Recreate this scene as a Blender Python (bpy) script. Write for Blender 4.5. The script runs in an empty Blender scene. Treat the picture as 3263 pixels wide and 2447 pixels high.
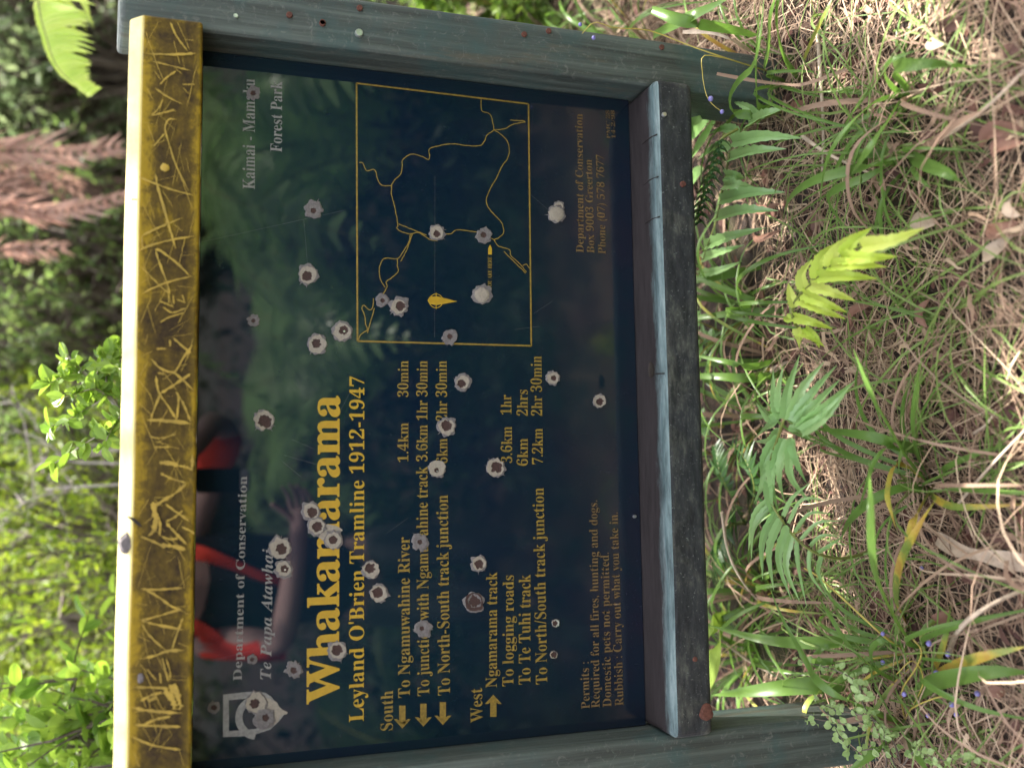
import bpy, bmesh, math, random
from mathutils import Vector, Matrix, noise
random.seed(7)
R = math.radians
SC = bpy.context.scene
COL = SC.collection
V = Vector

# ------------------------------------------------------------------ camera, sky, sun, exposure
CAM = V((0.3885, -1.3851, 0.6692))
PITCH, YAW, ROLL, FPX = 0.3148, 0.1000, -0.0156, 3043.9      # the photo was taken with the phone turned on its side
_f = V((math.sin(YAW)*math.cos(PITCH), math.cos(YAW)*math.cos(PITCH), -math.sin(PITCH)))
_r = _f.cross(V((0, 0, 1))).normalized()
_d = _f.cross(_r)
c_, s_ = math.cos(ROLL), math.sin(ROLL)
RIGHT, DOWN, FWD = c_*_r + s_*_d, -s_*_r + c_*_d, _f
cd = bpy.data.cameras.new('camera')
cd.sensor_width = 36; cd.lens = 36*FPX/3263; cd.clip_start = 0.02; cd.clip_end = 300
cd.dof.use_dof = True; cd.dof.focus_distance = 1.46; cd.dof.aperture_fstop = 1.9
cam = bpy.data.objects.new('camera', cd); COL.objects.link(cam)
mw = Matrix((DOWN, RIGHT, -FWD)).transposed().to_4x4(); mw.translation = CAM
cam.matrix_world = mw
SC.camera = cam

SUN_EL, SUN_AZ = R(67), R(38)                                 # high midday sun from behind the sign, off to its right
SUN = V((math.cos(SUN_EL)*math.sin(SUN_AZ), math.cos(SUN_EL)*math.cos(SUN_AZ), math.sin(SUN_EL)))
W = bpy.data.worlds.new("World"); SC.world = W; W.use_nodes = True
nt = W.node_tree; sky = nt.nodes.new('ShaderNodeTexSky'); sky.sky_type = 'NISHITA'; sky.sun_disc = False
sky.sun_elevation = SUN_EL; sky.sun_rotation = SUN_AZ; sky.dust_density = 2.5; sky.air_density = 1.0
bg = nt.nodes['Background']; bg.inputs['Strength'].default_value = 0.15
hz = nt.nodes.new('ShaderNodeHueSaturation'); hz.inputs['Saturation'].default_value = 0.42      # bright hazy sky
tn = nt.nodes.new('ShaderNodeMix'); tn.data_type = 'RGBA'; tn.blend_type = 'MULTIPLY'; tn.inputs[0].default_value = 1; tn.inputs[7].default_value = (1.0, .95, .92, 1)
nt.links.new(sky.outputs[0], hz.inputs['Color']); nt.links.new(hz.outputs[0], tn.inputs[6]); nt.links.new(tn.outputs[2], bg.inputs['Color'])
sl = bpy.data.lights.new('sun', 'SUN'); sl.energy = 3.4; sl.angle = R(0.5); sl.color = (1.0, .95, .86)
so = bpy.data.objects.new('sun', sl); COL.objects.link(so)
so.rotation_euler = SUN.to_track_quat('Z', 'Y').to_euler()
vs = SC.view_settings; vs.view_transform = 'Standard'; vs.look = 'None'; vs.gamma = 1; vs.use_curve_mapping = False
vs.exposure = 2.7
SC.cycles.max_bounces = 8; SC.cycles.transparent_max_bounces = 8; SC.cycles.use_denoising = True

ZG = -0.42                                                     # ground level under the sign (panel's lower edge is z = 0)

def ray(px, py):
    return (px-1631.5)*DOWN + (1223.5-py)*RIGHT + FPX*FWD
def at(px, py, Y):
    d = ray(px, py); return CAM + d*((Y-CAM.y)/d.y)
def atz(px, py, Z):
    d = ray(px, py); return CAM + d*((Z-CAM.z)/d.z)
def gz(x, y):
    z = ZG + .05 + .125*max(-1.2, min(2.2, x)) + 0.018*noise.noise(V((x*2.1, y*2.1, 3.3))) + 0.01*noise.noise(V((x*7, y*7, 1.1)))
    if y < -0.45: z -= 0.12*min(1.6, -0.45-y)
    if y > 2.2: z += 0.20*(y-2.2) + 0.035*(y-2.2)**2*(1 if y < 9 else 0) + (0.035*6.8**2 if y >= 9 else 0)
    return z
def atg(px, py, h=0.0):
    p = atz(px, py, ZG+h)
    for _ in range(4): p = atz(px, py, gz(p.x, p.y)+h)
    return p
def bez(pts, n):                                               # Catmull-Rom through the points
    P = [V(p) for p in pts]; P = [2*P[0]-P[1]] + P + [2*P[-1]-P[-2]]; out = []
    segs = len(P)-3
    for k in range(n+1):
        u = k/n*segs; i = min(int(u), segs-1); t = u-i
        a, b, c, d = P[i:i+4]
        out.append(0.5*((2*b) + (c-a)*t + (2*a-5*b+4*c-d)*t*t + (3*b-a-3*c+d)*t**3))
    return out

# ------------------------------------------------------------------ materials
def new_mat(name):
    m = bpy.data.materials.new(name); m.use_nodes = True
    n = m.node_tree.nodes; l = m.node_tree.links
    return m, n, l, n['Principled BSDF']
def tex_noise(n, l, scale, detail=4, rough=.6, vec=None, dist=0):
    t = n.new('ShaderNodeTexNoise'); t.inputs['Scale'].default_value = scale; t.inputs['Detail'].default_value = detail
    t.inputs['Roughness'].default_value = rough; t.inputs['Distortion'].default_value = dist
    if vec is not None: l.new(vec, t.inputs['Vector'])
    return t.outputs['Fac']
def ramp(n, l, fac, stops):
    r = n.new('ShaderNodeValToRGB'); e = r.color_ramp.elements
    e[0].position, e[0].color = stops[0][0], (*stops[0][1], 1)
    e[1].position, e[1].color = stops[1][0], (*stops[1][1], 1)
    for p, c in stops[2:]:
        x = e.new(p); x.color = (*c, 1)
    l.new(fac, r.inputs['Fac']); return r.outputs['Color']
def g(v): return (v, v, v)
def mixc(n, l, fac, a, b):
    m = n.new('ShaderNodeMix'); m.data_type = 'RGBA'
    for s, v in ((0, fac), (6, a), (7, b)):
        if hasattr(v, 'is_linked') or hasattr(v, 'links'): l.new(v, m.inputs[s])
        else: m.inputs[s].default_value = v if s == 0 else (*v, 1)
    return m.outputs[2]
def mathn(n, l, op, a, b):
    m = n.new('ShaderNodeMath'); m.operation = op
    for i, v in enumerate((a, b)):
        if hasattr(v, 'links'): l.new(v, m.inputs[i])
        else: m.inputs[i].default_value = v
    return m.outputs[0]
def objco(n, l, scale=(1, 1, 1)):
    t = n.new('ShaderNodeTexCoord'); mp = n.new('ShaderNodeMapping'); mp.inputs['Scale'].default_value = scale
    l.new(t.outputs['Object'], mp.inputs['Vector']); return mp.outputs['Vector']
def bump(n, l, p, h, strength, dist=.002):
    b = n.new('ShaderNodeBump'); b.inputs['Strength'].default_value = strength; b.inputs['Distance'].default_value = dist
    l.new(h, b.inputs['Height']); l.new(b.outputs['Normal'], p.inputs['Normal'])

def plain(name, col, rough=.6, metal=0, var=.25, scale=60):
    m, n, l, p = new_mat(name)
    v = objco(n, l); f = tex_noise(n, l, scale, 4, .65, v)
    c = ramp(n, l, f, [(.3, tuple(x*(1-var) for x in col)), (.72, tuple(min(1, x*(1+var)) for x in col))])
    l.new(c, p.inputs['Base Color']); p.inputs['Roughness'].default_value = rough; p.inputs['Metallic'].default_value = metal
    bump(n, l, p, f, .25, .001)
    return m

def leaf(name, cols, rough=.45, trans=.35, tcol=None, spec=.5):
    m, n, l, p = new_mat(name)
    gm = n.new('ShaderNodeNewGeometry')
    k = len(cols)
    c = ramp(n, l, gm.outputs['Random Per Island'], [(i/(k-1) if k > 1 else 0, cols[i]) for i in range(k)])
    f = tex_noise(n, l, 25, 3, .6, objco(n, l))
    c2 = mixc(n, l, mathn(n, l, 'MULTIPLY', f, .35), c, tuple(x*.55 for x in cols[0]))
    l.new(c2, p.inputs['Base Color']); p.inputs['Roughness'].default_value = rough
    p.inputs['Specular IOR Level'].default_value = spec*.6
    if trans > 0:
        t = n.new('ShaderNodeBsdfTranslucent')
        if tcol is None:
            hs = n.new('ShaderNodeHueSaturation'); hs.inputs['Value'].default_value = 1.7; hs.inputs['Saturation'].default_value = 1.1
            l.new(c2, hs.inputs['Color']); l.new(hs.outputs[0], t.inputs['Color'])
        else: t.inputs['Color'].default_value = (*tcol, 1)
        mx = n.new('ShaderNodeMixShader'); mx.inputs[0].default_value = trans
        l.new(p.outputs[0], mx.inputs[1]); l.new(t.outputs[0], mx.inputs[2])
        l.new(mx.outputs[0], n['Material Output'].inputs['Surface'])
    return m

M = {}
def post_mat(name, base, teal, brown, axis=2):
    m, n, l, p = new_mat(name)
    sc = [70, 70, 70]; sc[axis] = 2.0
    v = objco(n, l, tuple(sc)); gr = tex_noise(n, l, 1.0, 6, .7, v, .3)
    v2 = objco(n, l); f2 = tex_noise(n, l, 9, 5, .65, v2); f3 = tex_noise(n, l, 140, 3, .7, v2)
    c = ramp(n, l, gr, [(.30, tuple(x*.35 for x in base)), (.50, base), (.72, tuple(x*2.1 for x in base))])
    c = mixc(n, l, ramp(n, l, f2, [(.48, g(0)), (.66, g(.75))]), c, teal)
    sc2 = [22, 22, 22]; sc2[axis] = 3.5
    f4 = tex_noise(n, l, 1, 5, .7, objco(n, l, tuple(sc2)))
    c = mixc(n, l, ramp(n, l, f4, [(.56, g(0)), (.68, g(.8))]), c, brown)
    c = mixc(n, l, ramp(n, l, f3, [(.62, g(0)), (.75, g(.6))]), c, tuple(x*2.2 for x in base))
    l.new(c, p.inputs['Base Color']); p.inputs['Roughness'].default_value = .62
    c = mixc(n, l, ramp(n, l, tex_noise(n, l, 55, 6, .75, v2, 1.5), [(.56, g(0)), (.70, g(.75))]), c, (.13, .135, .115)); l.new(c, p.inputs['Base Color'])
    bump(n, l, p, gr, .9, .003)
    return m
M['post'] = post_mat('weathered_blue_grey_paint', (.043, .053, .045), (.024, .060, .056), (.075, .064, .042))
def rail_mat():
    m, n, l, p = new_mat('lichened_slate_paint'); v = objco(n, l)
    a = tex_noise(n, l, 1, 7, .78, objco(n, l, (22, 60, 75))); b = tex_noise(n, l, 5.5, 6, .7, v, .8); d = tex_noise(n, l, 240, 3, .7, v)
    c = ramp(n, l, a, [(.36, (.010, .011, .013)), (.56, (.027, .029, .031)), (.70, (.075, .078, .066))])
    c = mixc(n, l, ramp(n, l, b, [(.50, g(0)), (.66, g(.7))]), c, ramp(n, l, a, [(.4, (.02, .022, .02)), (.62, (.115, .115, .092))]))
    c = mixc(n, l, ramp(n, l, d, [(.62, g(0)), (.72, g(.7))]), c, (.16, .17, .16))
    l.new(c, p.inputs['Base Color']); p.inputs['Roughness'].default_value = .6; p.inputs['Specular IOR Level'].default_value = .3
    bump(n, l, p, a, .5, .0015); return m
M['rail'] = rail_mat()
def railtop_mat():
    m, n, l, p = new_mat('painted_sky_sheen_rail_edge'); v = objco(n, l, (6, 40, 40))
    a = tex_noise(n, l, 2, 6, .7, v); d = tex_noise(n, l, 160, 3, .7, objco(n, l))
    c = ramp(n, l, a, [(.3, (.035, .055, .056)), (.5, (.105, .150, .152)), (.7, (.21, .26, .255))])
    c = mixc(n, l, ramp(n, l, d, [(.6, g(0)), (.75, g(.6))]), c, (.10, .10, .12))
    tc = n.new('ShaderNodeTexCoord'); sp = n.new('ShaderNodeSeparateXYZ'); l.new(tc.outputs['Object'], sp.inputs[0])
    e = tex_noise(n, l, 45, 5, .7, objco(n, l, (.35, 1, 1)))
    yy = mathn(n, l, 'ADD', sp.outputs['Y'], mathn(n, l, 'MULTIPLY', mathn(n, l, 'SUBTRACT', e, .5), .045))
    mr = n.new('ShaderNodeMapRange'); mr.inputs[1].default_value = -.082; mr.inputs[2].default_value = -.064; l.new(yy, mr.inputs[0])
    dk = ramp(n, l, a, [(.3, (.014, .011, .011)), (.7, (.036, .029, .029))])
    c = mixc(n, l, mr.outputs[0], c, dk)                              # sky sheen painted in as a pale, ragged-edged strip along the front; darker behind
    l.new(c, p.inputs['Base Color']); p.inputs['Specular IOR Level'].default_value = .25
    rg = n.new('ShaderNodeMapRange'); rg.inputs[3].default_value = .35; rg.inputs[4].default_value = .85; l.new(mr.outputs[0], rg.inputs[0]); l.new(rg.outputs[0], p.inputs['Roughness'])
    bump(n, l, p, a, .35, .001); return m
M['railtop'] = railtop_mat()
def yellow_mat():
    m, n, l, p = new_mat('mouldy_yellow_paint')
    tc = n.new('ShaderNodeTexCoord'); sp = n.new('ShaderNodeSeparateXYZ'); l.new(tc.outputs['Object'], sp.inputs[0])
    v = objco(n, l, (1, 1, 1)); v2 = objco(n, l, (6, 1, 22))
    a = tex_noise(n, l, 17, 9, .78, v, .5); b = tex_noise(n, l, 3, 9, .8, v2, .6); d = tex_noise(n, l, 170, 3, .7, v)
    yel = ramp(n, l, a, [(.3, (.22, .142, .010)), (.7, (.33, .215, .018))])
    mould = ramp(n, l, d, [(.3, (.012, .0075, .006)), (.6, (.030, .018, .010)), (.72, (.07, .046, .012)), (.82, (.15, .10, .014))])
    # mould thrives on the middle of the front face; edges, where water runs off, stay cleaner
    zz = mathn(n, l, 'ABSOLUTE', mathn(n, l, 'SUBTRACT', sp.outputs['Z'], .709), 0)
    edge = n.new('ShaderNodeMapRange'); edge.inputs[1].default_value = .018; edge.inputs[2].default_value = .038
    edge.inputs[3].default_value = .11; edge.inputs[4].default_value = -.10; l.new(zz, edge.inputs[0])
    s = mathn(n, l, 'ADD', mathn(n, l, 'ADD', mathn(n, l, 'MULTIPLY', a, 1.05), mathn(n, l, 'MULTIPLY', b, .5)), edge.outputs[0])
    mask = ramp(n, l, s, [(.665, g(0)), (.80, g(.72)), (1.0, g(.97))])
    c = mixc(n, l, mask, yel, mould)
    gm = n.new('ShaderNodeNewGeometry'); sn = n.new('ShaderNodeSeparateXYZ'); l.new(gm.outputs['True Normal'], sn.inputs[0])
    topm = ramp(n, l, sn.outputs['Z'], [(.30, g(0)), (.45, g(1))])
    c = mixc(n, l, topm, c, ramp(n, l, a, [(.3, (.50, .42, .16)), (.7, (.66, .57, .28))]))      # sun glare painted in: upper faces get a paler cream yellow
    l.new(c, p.inputs['Base Color']); p.inputs['Roughness'].default_value = .6; p.inputs['Specular IOR Level'].default_value = .12
    bump(n, l, p, a, .4, .0015); return m
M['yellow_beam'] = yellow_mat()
M['scratch'] = plain('clean_yellow_scratch', (.31, .20, .018), .55, 0, .3, 90)
M['yellow'] = plain('yellow_letter_paint', (.36, .215, .012), .4, 0, .12, 120)
M['yellow_faded'] = plain('faded_yellow_letter_paint', (.19, .12, .016), .45, 0, .4, 260)
M['yellow_worn'] = plain('worn_yellow_letter_paint', (.12, .07, .022), .5, 0, .5, 300)
M['white'] = plain('faded_white_letter_paint', (.17, .16, .148), .5, 0, .35, 260)
def panel_mat():
    m, n, l, p = new_mat('glossy_dark_panel')
    tc = n.new('ShaderNodeTexCoord'); sp = n.new('ShaderNodeSeparateXYZ'); l.new(tc.outputs['Object'], sp.inputs[0])
    v = objco(n, l); f = tex_noise(n, l, 3, 4, .6, v)
    c = ramp(n, l, f, [(.35, (.0036, .0098, .0215)), (.65, (.0046, .0150, .0205))])
    low = n.new('ShaderNodeMapRange'); low.inputs[1].default_value = .34; low.inputs[2].default_value = .0; l.new(sp.outputs['Z'], low.inputs[0])
    dn = tex_noise(n, l, 11, 6, .7, v, .6); dd = ramp(n, l, dn, [(.36, g(.1)), (.7, g(1))])
    dust_and_reflection = mathn(n, l, 'MULTIPLY', mathn(n, l, 'MULTIPLY', low.outputs[0], dd), .75)
    c = mixc(n, l, dust_and_reflection, c, (.013, .0105, .019))                       # splashed dirt plus a painted purplish ground reflection on the lower part
    d2 = tex_noise(n, l, 330, 2, .6, v); d3 = tex_noise(n, l, 8, 4, .6, v)
    sp2 = mathn(n, l, 'MULTIPLY', ramp(n, l, d2, [(.68, g(0)), (.76, g(.5))]), ramp(n, l, d3, [(.45, g(0)), (.65, g(1))]))
    c = mixc(n, l, sp2, c, (.045, .042, .048))
    vs2 = objco(n, l, (30, 1, 9)); sc = tex_noise(n, l, 1, 5, .75, vs2, 1.2)
    c = mixc(n, l, ramp(n, l, sc, [(.67, g(0)), (.76, g(.22))]), c, (.08, .08, .10))
    l.new(c, p.inputs['Base Color'])
    ro = ramp(n, l, dn, [(.3, g(.004)), (.7, g(.022))]); l.new(mathn(n, l, 'ADD', ro, mathn(n, l, 'MULTIPLY', low.outputs[0], .12)), p.inputs['Roughness'])
    p.inputs['IOR'].default_value = 1.5
    return m
M['panel'] = panel_mat()
M['chip'] = plain('broken_cream_fibreglass', (.24, .205, .16), .7, 0, .22, 300)
M['chip_rim'] = plain('shattered_grey_fibreglass', (.12, .105, .10), .7, 0, .35, 400)
M['hole'] = plain('rusty_bullet_hole', (.035, .014, .010), .8, 0, .5, 500)
M['metal'] = plain('bare_bright_metal', (.62, .62, .60), .3, .9, .15, 200)
M['rust'] = plain('rusty_nail_head', (.10, .035, .022), .8, .2, .4, 300)
M['wood'] = plain('bare_grey_wood', (.13, .11, .11), .85, 0, .4, 150)
M['crack'] = plain('dark_crack', (.02, .014, .012), .9, 0, .3, 100)

GREEN = [(.035, .075, .014), (.06, .12, .02), (.09, .15, .025), (.05, .095, .022)]
M['dianella'] = leaf('strap_leaf_green', [(.075, .15, .03), (.11, .20, .042), (.15, .235, .055)], .3, .35)
def turning_mat():
    m, n, l, p = new_mat('strap_leaf_turning_yellow'); f = tex_noise(n, l, 13, 4, .6, objco(n, l)); f2 = tex_noise(n, l, 160, 3, .6, objco(n, l))
    c = ramp(n, l, f, [(.36, (.11, .19, .035)), (.47, (.20, .24, .045)), (.56, (.42, .33, .05)), (.70, (.36, .17, .05))])
    c = mixc(n, l, ramp(n, l, f2, [(.62, g(0)), (.70, g(.7))]), c, (.22, .07, .03)); l.new(c, p.inputs['Base Color']); p.inputs['Roughness'].default_value = .42
    t = n.new('ShaderNodeBsdfTranslucent'); l.new(c, t.inputs['Color']); mx = n.new('ShaderNodeMixShader'); mx.inputs[0].default_value = .3
    l.new(p.outputs[0], mx.inputs[1]); l.new(t.outputs[0], mx.inputs[2]); l.new(mx.outputs[0], n['Material Output'].inputs['Surface']); return m
M['strap_yellow'] = turning_mat()
M['fern'] = leaf('glossy_fern_green', [(.22, .37, .14), (.27, .43, .17), (.32, .48, .21)], .28, .4, None, 1.2)
M['fern_young'] = leaf('young_yellow_green_fern', [(.42, .54, .10), (.50, .60, .12), (.56, .62, .17)], .38, .45)
M['fern_dark'] = leaf('dark_fern_green', [(.018, .05, .014), (.03, .075, .02), (.045, .10, .025)], .35, .25)
M['fern_dead'] = leaf('dead_brown_fern', [(.38, .235, .185), (.50, .325, .265), (.27, .155, .125)], .8, .25)
M['rachis'] = plain('fern_stalk', (.13, .15, .03), .5)
M['rachis_dead'] = plain('dead_fern_stalk', (.10, .05, .035), .8)
M['bush'] = leaf('bush_leaf_green', [(.09, .14, .05), (.13, .19, .06), (.19, .24, .085), (.11, .16, .06)], .5, .45)
M['bush_dark'] = leaf('dark_bush_leaf', [(.09, .125, .065), (.14, .18, .085), (.20, .24, .13)], .45, .45)
M['bush_light'] = leaf('light_bush_leaf', [(.13, .20, .03), (.20, .27, .04), (.26, .30, .05), (.10, .17, .03)], .45, .42)
M['bush_bright'] = leaf('bright_round_leaf', [(.19, .29, .05), (.25, .34, .07), (.14, .24, .05)], .4, .45)
M['bark'] = plain('grey_brown_bark', (.11, .085, .065), .9, 0, .5, 40)
M['twig'] = plain('bare_grey_twig', (.36, .31, .28), .85, 0, .4, 60)
M['trunk'] = plain('fibrous_tree_fern_trunk', (.10, .06, .045), .95, 0, .6, 60)
M['dry'] = leaf('dry_grass_straw', [(.26, .165, .11), (.43, .31, .21), (.54, .41, .285), (.13, .075, .052), (.35, .24, .165), (.18, .108, .075), (.47, .34, .22)], .7, .15)
M['grass'] = leaf('fine_green_grass', [(.11, .18, .04), (.16, .24, .06), (.20, .26, .08)], .45, .3)
M['dead_leaf'] = leaf('fallen_dead_leaf', [(.24, .12, .085), (.32, .185, .135), (.17, .08, .055), (.38, .255, .19)], .6, .12)
M['dead_pale'] = leaf('bleached_fallen_leaf', [(.40, .31, .23), (.46, .36, .27)], .6, .15)
M['stick'] = plain('dry_bleached_stem', (.40, .31, .23), .75, 0, .35, 50)
M['berry'] = plain('violet_blue_berry', (.15, .13, .33), .3, 0, .2, 200)
M['stalk'] = plain('thin_golden_stalk', (.34, .27, .05), .5, 0, .2, 90)
M['litter'] = leaf('chips_of_bark_and_leaf', [(.11, .048, .035), (.17, .085, .065), (.07, .035, .03), (.21, .12, .095)], .85, 0)
M['skin'] = plain('skin', (.46, .30, .28), .5, 0, .08, 40)
M['navy'] = plain('navy_cloth', (.010, .011, .022), .85, 0, .3, 200)
M['red'] = plain('red_cloth', (.85, .055, .03), .75, 0, .15, 120)
M['trouser'] = plain('grey_cloth', (.05, .05, .055), .9, 0, .3, 150)
M['hair'] = plain('dark_brown_hair', (.03, .02, .014), .6, 0, .4, 120)
M['boot'] = plain('brown_leather', (.06, .035, .02), .6, 0, .3, 100)
M['phone'] = plain('black_phone_shell', (.012, .012, .014), .25, 0, .1, 100)
M['phone_pale'] = plain('pale_phone_strip', (.55, .56, .62), .35, 0, .05, 100)
M['eye'] = plain('eye_white', (.7, .7, .68), .2, 0, .05, 100)
M['iris'] = plain('dark_iris', (.03, .02, .015), .2, 0, .1, 100)
def ground_mat():
    m, n, l, p = new_mat('leafy_soil'); v = objco(n, l)
    a = tex_noise(n, l, 26, 7, .72, v, .5); b = tex_noise(n, l, 3.2, 4, .6, v); d = tex_noise(n, l, 120, 4, .7, v)
    c = ramp(n, l, a, [(.32, (.014, .008, .0065)), (.52, (.038, .024, .018)), (.72, (.095, .064, .045))])
    c = mixc(n, l, ramp(n, l, b, [(.55, g(0)), (.66, g(.8))]), c, ramp(n, l, d, [(.3, (.018, .020, .006)), (.7, (.065, .060, .016))]))
    l.new(c, p.inputs['Base Color']); p.inputs['Roughness'].default_value = .95
    bump(n, l, p, a, 1, .012); return m
M['ground'] = ground_mat()

# ------------------------------------------------------------------ building helpers
class MB:
    def __init__(s): s.v, s.f, s.m = [], [], []
    def quadstrip(s, rows, mi=0):                              # rows of equal length
        b = len(s.v); k = len(rows[0])
        for r in rows: s.v += [tuple(p) for p in r]
        for i in range(len(rows)-1):
            for j in range(k-1):
                a = b+i*k+j; s.f.append((a, a+1, a+k+1, a+k)); s.m.append(mi)
    def poly(s, pts, mi=0):
        b = len(s.v); s.v += [tuple(p) for p in pts]; s.f.append(tuple(range(b, b+len(pts)))); s.m.append(mi)
    def tube(s, pts, r0, r1=None, seg=6, mi=0, cap=True):
        r1 = r0 if r1 is None else r1; rows = []; N = len(pts)
        up = V((.31, .52, .79))
        for i, p in enumerate(pts):
            t = (pts[min(i+1, N-1)]-pts[max(i-1, 0)]); t = t.normalized() if t.length > 1e-9 else V((0, 0, 1))
            a = t.cross(up); a = a.normalized() if a.length > 1e-4 else t.orthogonal().normalized(); c = t.cross(a)
            r = r0+(r1-r0)*i/max(1, N-1)
            ring = [p+(a*math.cos(2*math.pi*k/seg)+c*math.sin(2*math.pi*k/seg))*r for k in range(seg)]
            rows.append(ring+[ring[0]])
        s.quadstrip(rows, mi)
        if cap: s.poly(rows[-1][:-1], mi); s.poly(rows[0][:-1][::-1], mi)
    def blade(s, pts, w, nrm=None, prof=None, fold=.25, mi=0):
        N = len(pts); rows = []
        for i, p in enumerate(pts):
            t = pts[min(i+1, N-1)]-pts[max(i-1, 0)]
            if t.length < 1e-9: t = V((0, 0, 1))
            t.normalize(); up = nrm if nrm is not None else V((0, 0, 1))
            side = t.cross(up)
            if side.length < .15: side = t.cross(V((0, -1, .2)))
            side.normalize(); nn = side.cross(t)
            u = i/(N-1); ww = w*(prof(u) if prof else (min(1, .45+u*2.5)*(1-u**2.2))**.8 if u < 1 else 0)
            rows.append([p-side*ww*.5+nn*ww*fold*.5, p, p+side*ww*.5+nn*ww*fold*.5])
        s.quadstrip(rows, mi)
    def sphere(s, c, r, mi=0, a=8, b=6, sq=(1, 1, 1)):
        rows = []
        for i in range(b+1):
            th = math.pi*i/b
            row = [V((c[0]+r*sq[0]*math.sin(th)*math.cos(2*math.pi*k/a), c[1]+r*sq[1]*math.sin(th)*math.sin(2*math.pi*k/a), c[2]+r*sq[2]*math.cos(th))) for k in range(a)]
            rows.append(row+[row[0]])
        s.quadstrip(rows, mi)
    def build(s, name, mats, parent=None, smooth=True, weld=False):
        me = bpy.data.meshes.new(name); me.from_pydata(s.v, [], s.f)
        for mm in (mats if isinstance(mats, (list, tuple)) else [mats]): me.materials.append(M[mm])
        me.polygons.foreach_set('material_index', s.m)
        if smooth: me.polygons.foreach_set('use_smooth', [True]*len(s.f))
        if weld:
            bm = bmesh.new(); bm.from_mesh(me); bmesh.ops.remove_doubles(bm, verts=bm.verts, dist=1e-6); bm.to_mesh(me); bm.free()
        me.update()
        o = bpy.data.objects.new(name, me); COL.objects.link(o)
        if parent is not None: place(o, parent)
        return o
def place(o, parent):                                          # child meshes are written in world space
    o.parent = parent; o.matrix_parent_inverse = Matrix.LocRotScale(parent.location, parent.rotation_euler, parent.scale).inverted()
def thing(name, label, cat, loc=(0, 0, 0), group=None):
    o = bpy.data.objects.new(name, None); o.empty_display_size = .05; COL.objects.link(o); o.location = loc
    return tag(o, label, cat, group)
def tag(o, label, cat, group=None, kind=None):
    if label: o['label'] = label
    if cat: o['category'] = cat
    if group: o['group'] = group
    if kind: o['kind'] = kind
    return o
def bevbox(name, x0, x1, y0, y1, z0, z1, mats, parent, bev=.004, seg=2, wob=.0012, cuts=14, axis=0, faces=None, pre=None):
    bm = bmesh.new(); bmesh.ops.create_cube(bm, size=1)
    for v in bm.verts: v.co = V((x0 if v.co.x < 0 else x1, y0 if v.co.y < 0 else y1, z0 if v.co.z < 0 else z1))
    if pre: pre(bm)
    bmesh.ops.bevel(bm, geom=bm.edges[:], offset=bev, segments=seg, affect='EDGES', profile=.5)
    lo, hi = (x0, x1) if axis == 0 else (z0, z1)
    no = V((1, 0, 0)) if axis == 0 else V((0, 0, 1))
    for i in range(1, cuts):
        c = lo+(hi-lo)*i/cuts
        bmesh.ops.bisect_plane(bm, geom=bm.verts[:]+bm.edges[:]+bm.faces[:], plane_co=no*c, plane_no=no)
    for v in bm.verts:
        q = v.co*9
        v.co += V((noise.noise(q), noise.noise(q+V((5, 1, 2))), noise.noise(q+V((1, 9, 4)))))*wob
    me = bpy.data.meshes.new(name); bm.normal_update()
    for f in bm.faces:
        f.smooth = False
        if faces: f.material_index = faces(f)
    bm.to_mesh(me); bm.free()
    for mm in mats: me.materials.append(M[mm])
    o = bpy.data.objects.new(name, me); COL.objects.link(o)
    if parent is not None: place(o, parent)
    return o

# ------------------------------------------------------------------ ground
def build_ground():
    mb = MB(); xs = []; x = -60.0
    def axis(a, b, fa, fb):
        out = []
        t = a
        while t < b:
            out.append(t); t += .03 if fa < t < fb else (.25 if fa-4 < t < fb+6 else 3.0)
        return out+[b]
    X = axis(-60, 60, -.5, 1.9); Y = axis(-60, 90, -.6, 1.4)
    mb.quadstrip([[V((x, y, gz(x, y))) for x in X] for y in Y])
    for i in range(len(mb.f)): mb.f[i] = mb.f[i]
    o = mb.build('ground', 'ground'); tag(o, None, None, None, 'structure')
build_ground()

# ------------------------------------------------------------------ the sign
sign = thing('trail_sign', 'weathered timber trail sign with bullet holed dark panel and yellow top beam', 'sign', (0.5, 0, ZG))
def post(x0, x1, ztop):
    def pre(bm):
        for v in bm.verts:
            if v.co.z > 0 and v.co.y < 0: v.co.z -= .012
    return bevbox('post', x0, x1, -.062, .05, ZG-.25, ztop, ['post'], sign, .007, 3, .0012, 26, 2, pre=pre)
post_left = post(-.078, 0.0, .80); post_right = post(1.0, 1.078, .792)
def beam_pre(bm):                                             # the upper front edge is planed off
    e = [e for e in bm.edges if all(abs(v.co.y+.093) < 1e-5 and abs(v.co.z-.766) < 1e-5 for v in e.verts)]
    bmesh.ops.bevel(bm, geom=e, offset=.017, segments=1, affect='EDGES')
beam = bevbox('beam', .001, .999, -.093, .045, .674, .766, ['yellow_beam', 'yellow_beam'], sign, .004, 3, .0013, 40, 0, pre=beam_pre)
rail = bevbox('rail', .001, .999, -.094, .03, -.060, .006, ['rail', 'railtop'], sign, .011, 4, .0013, 30, 0,
              faces=lambda f: 1 if f.normal.z > .3 else 0)
bev_panel = bevbox('panel', .0005, .9995, -.001, .018, .0065, .6735, ['panel'], sign, .0008, 1, 0, 2, 0)
panel = bev_panel

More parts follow.
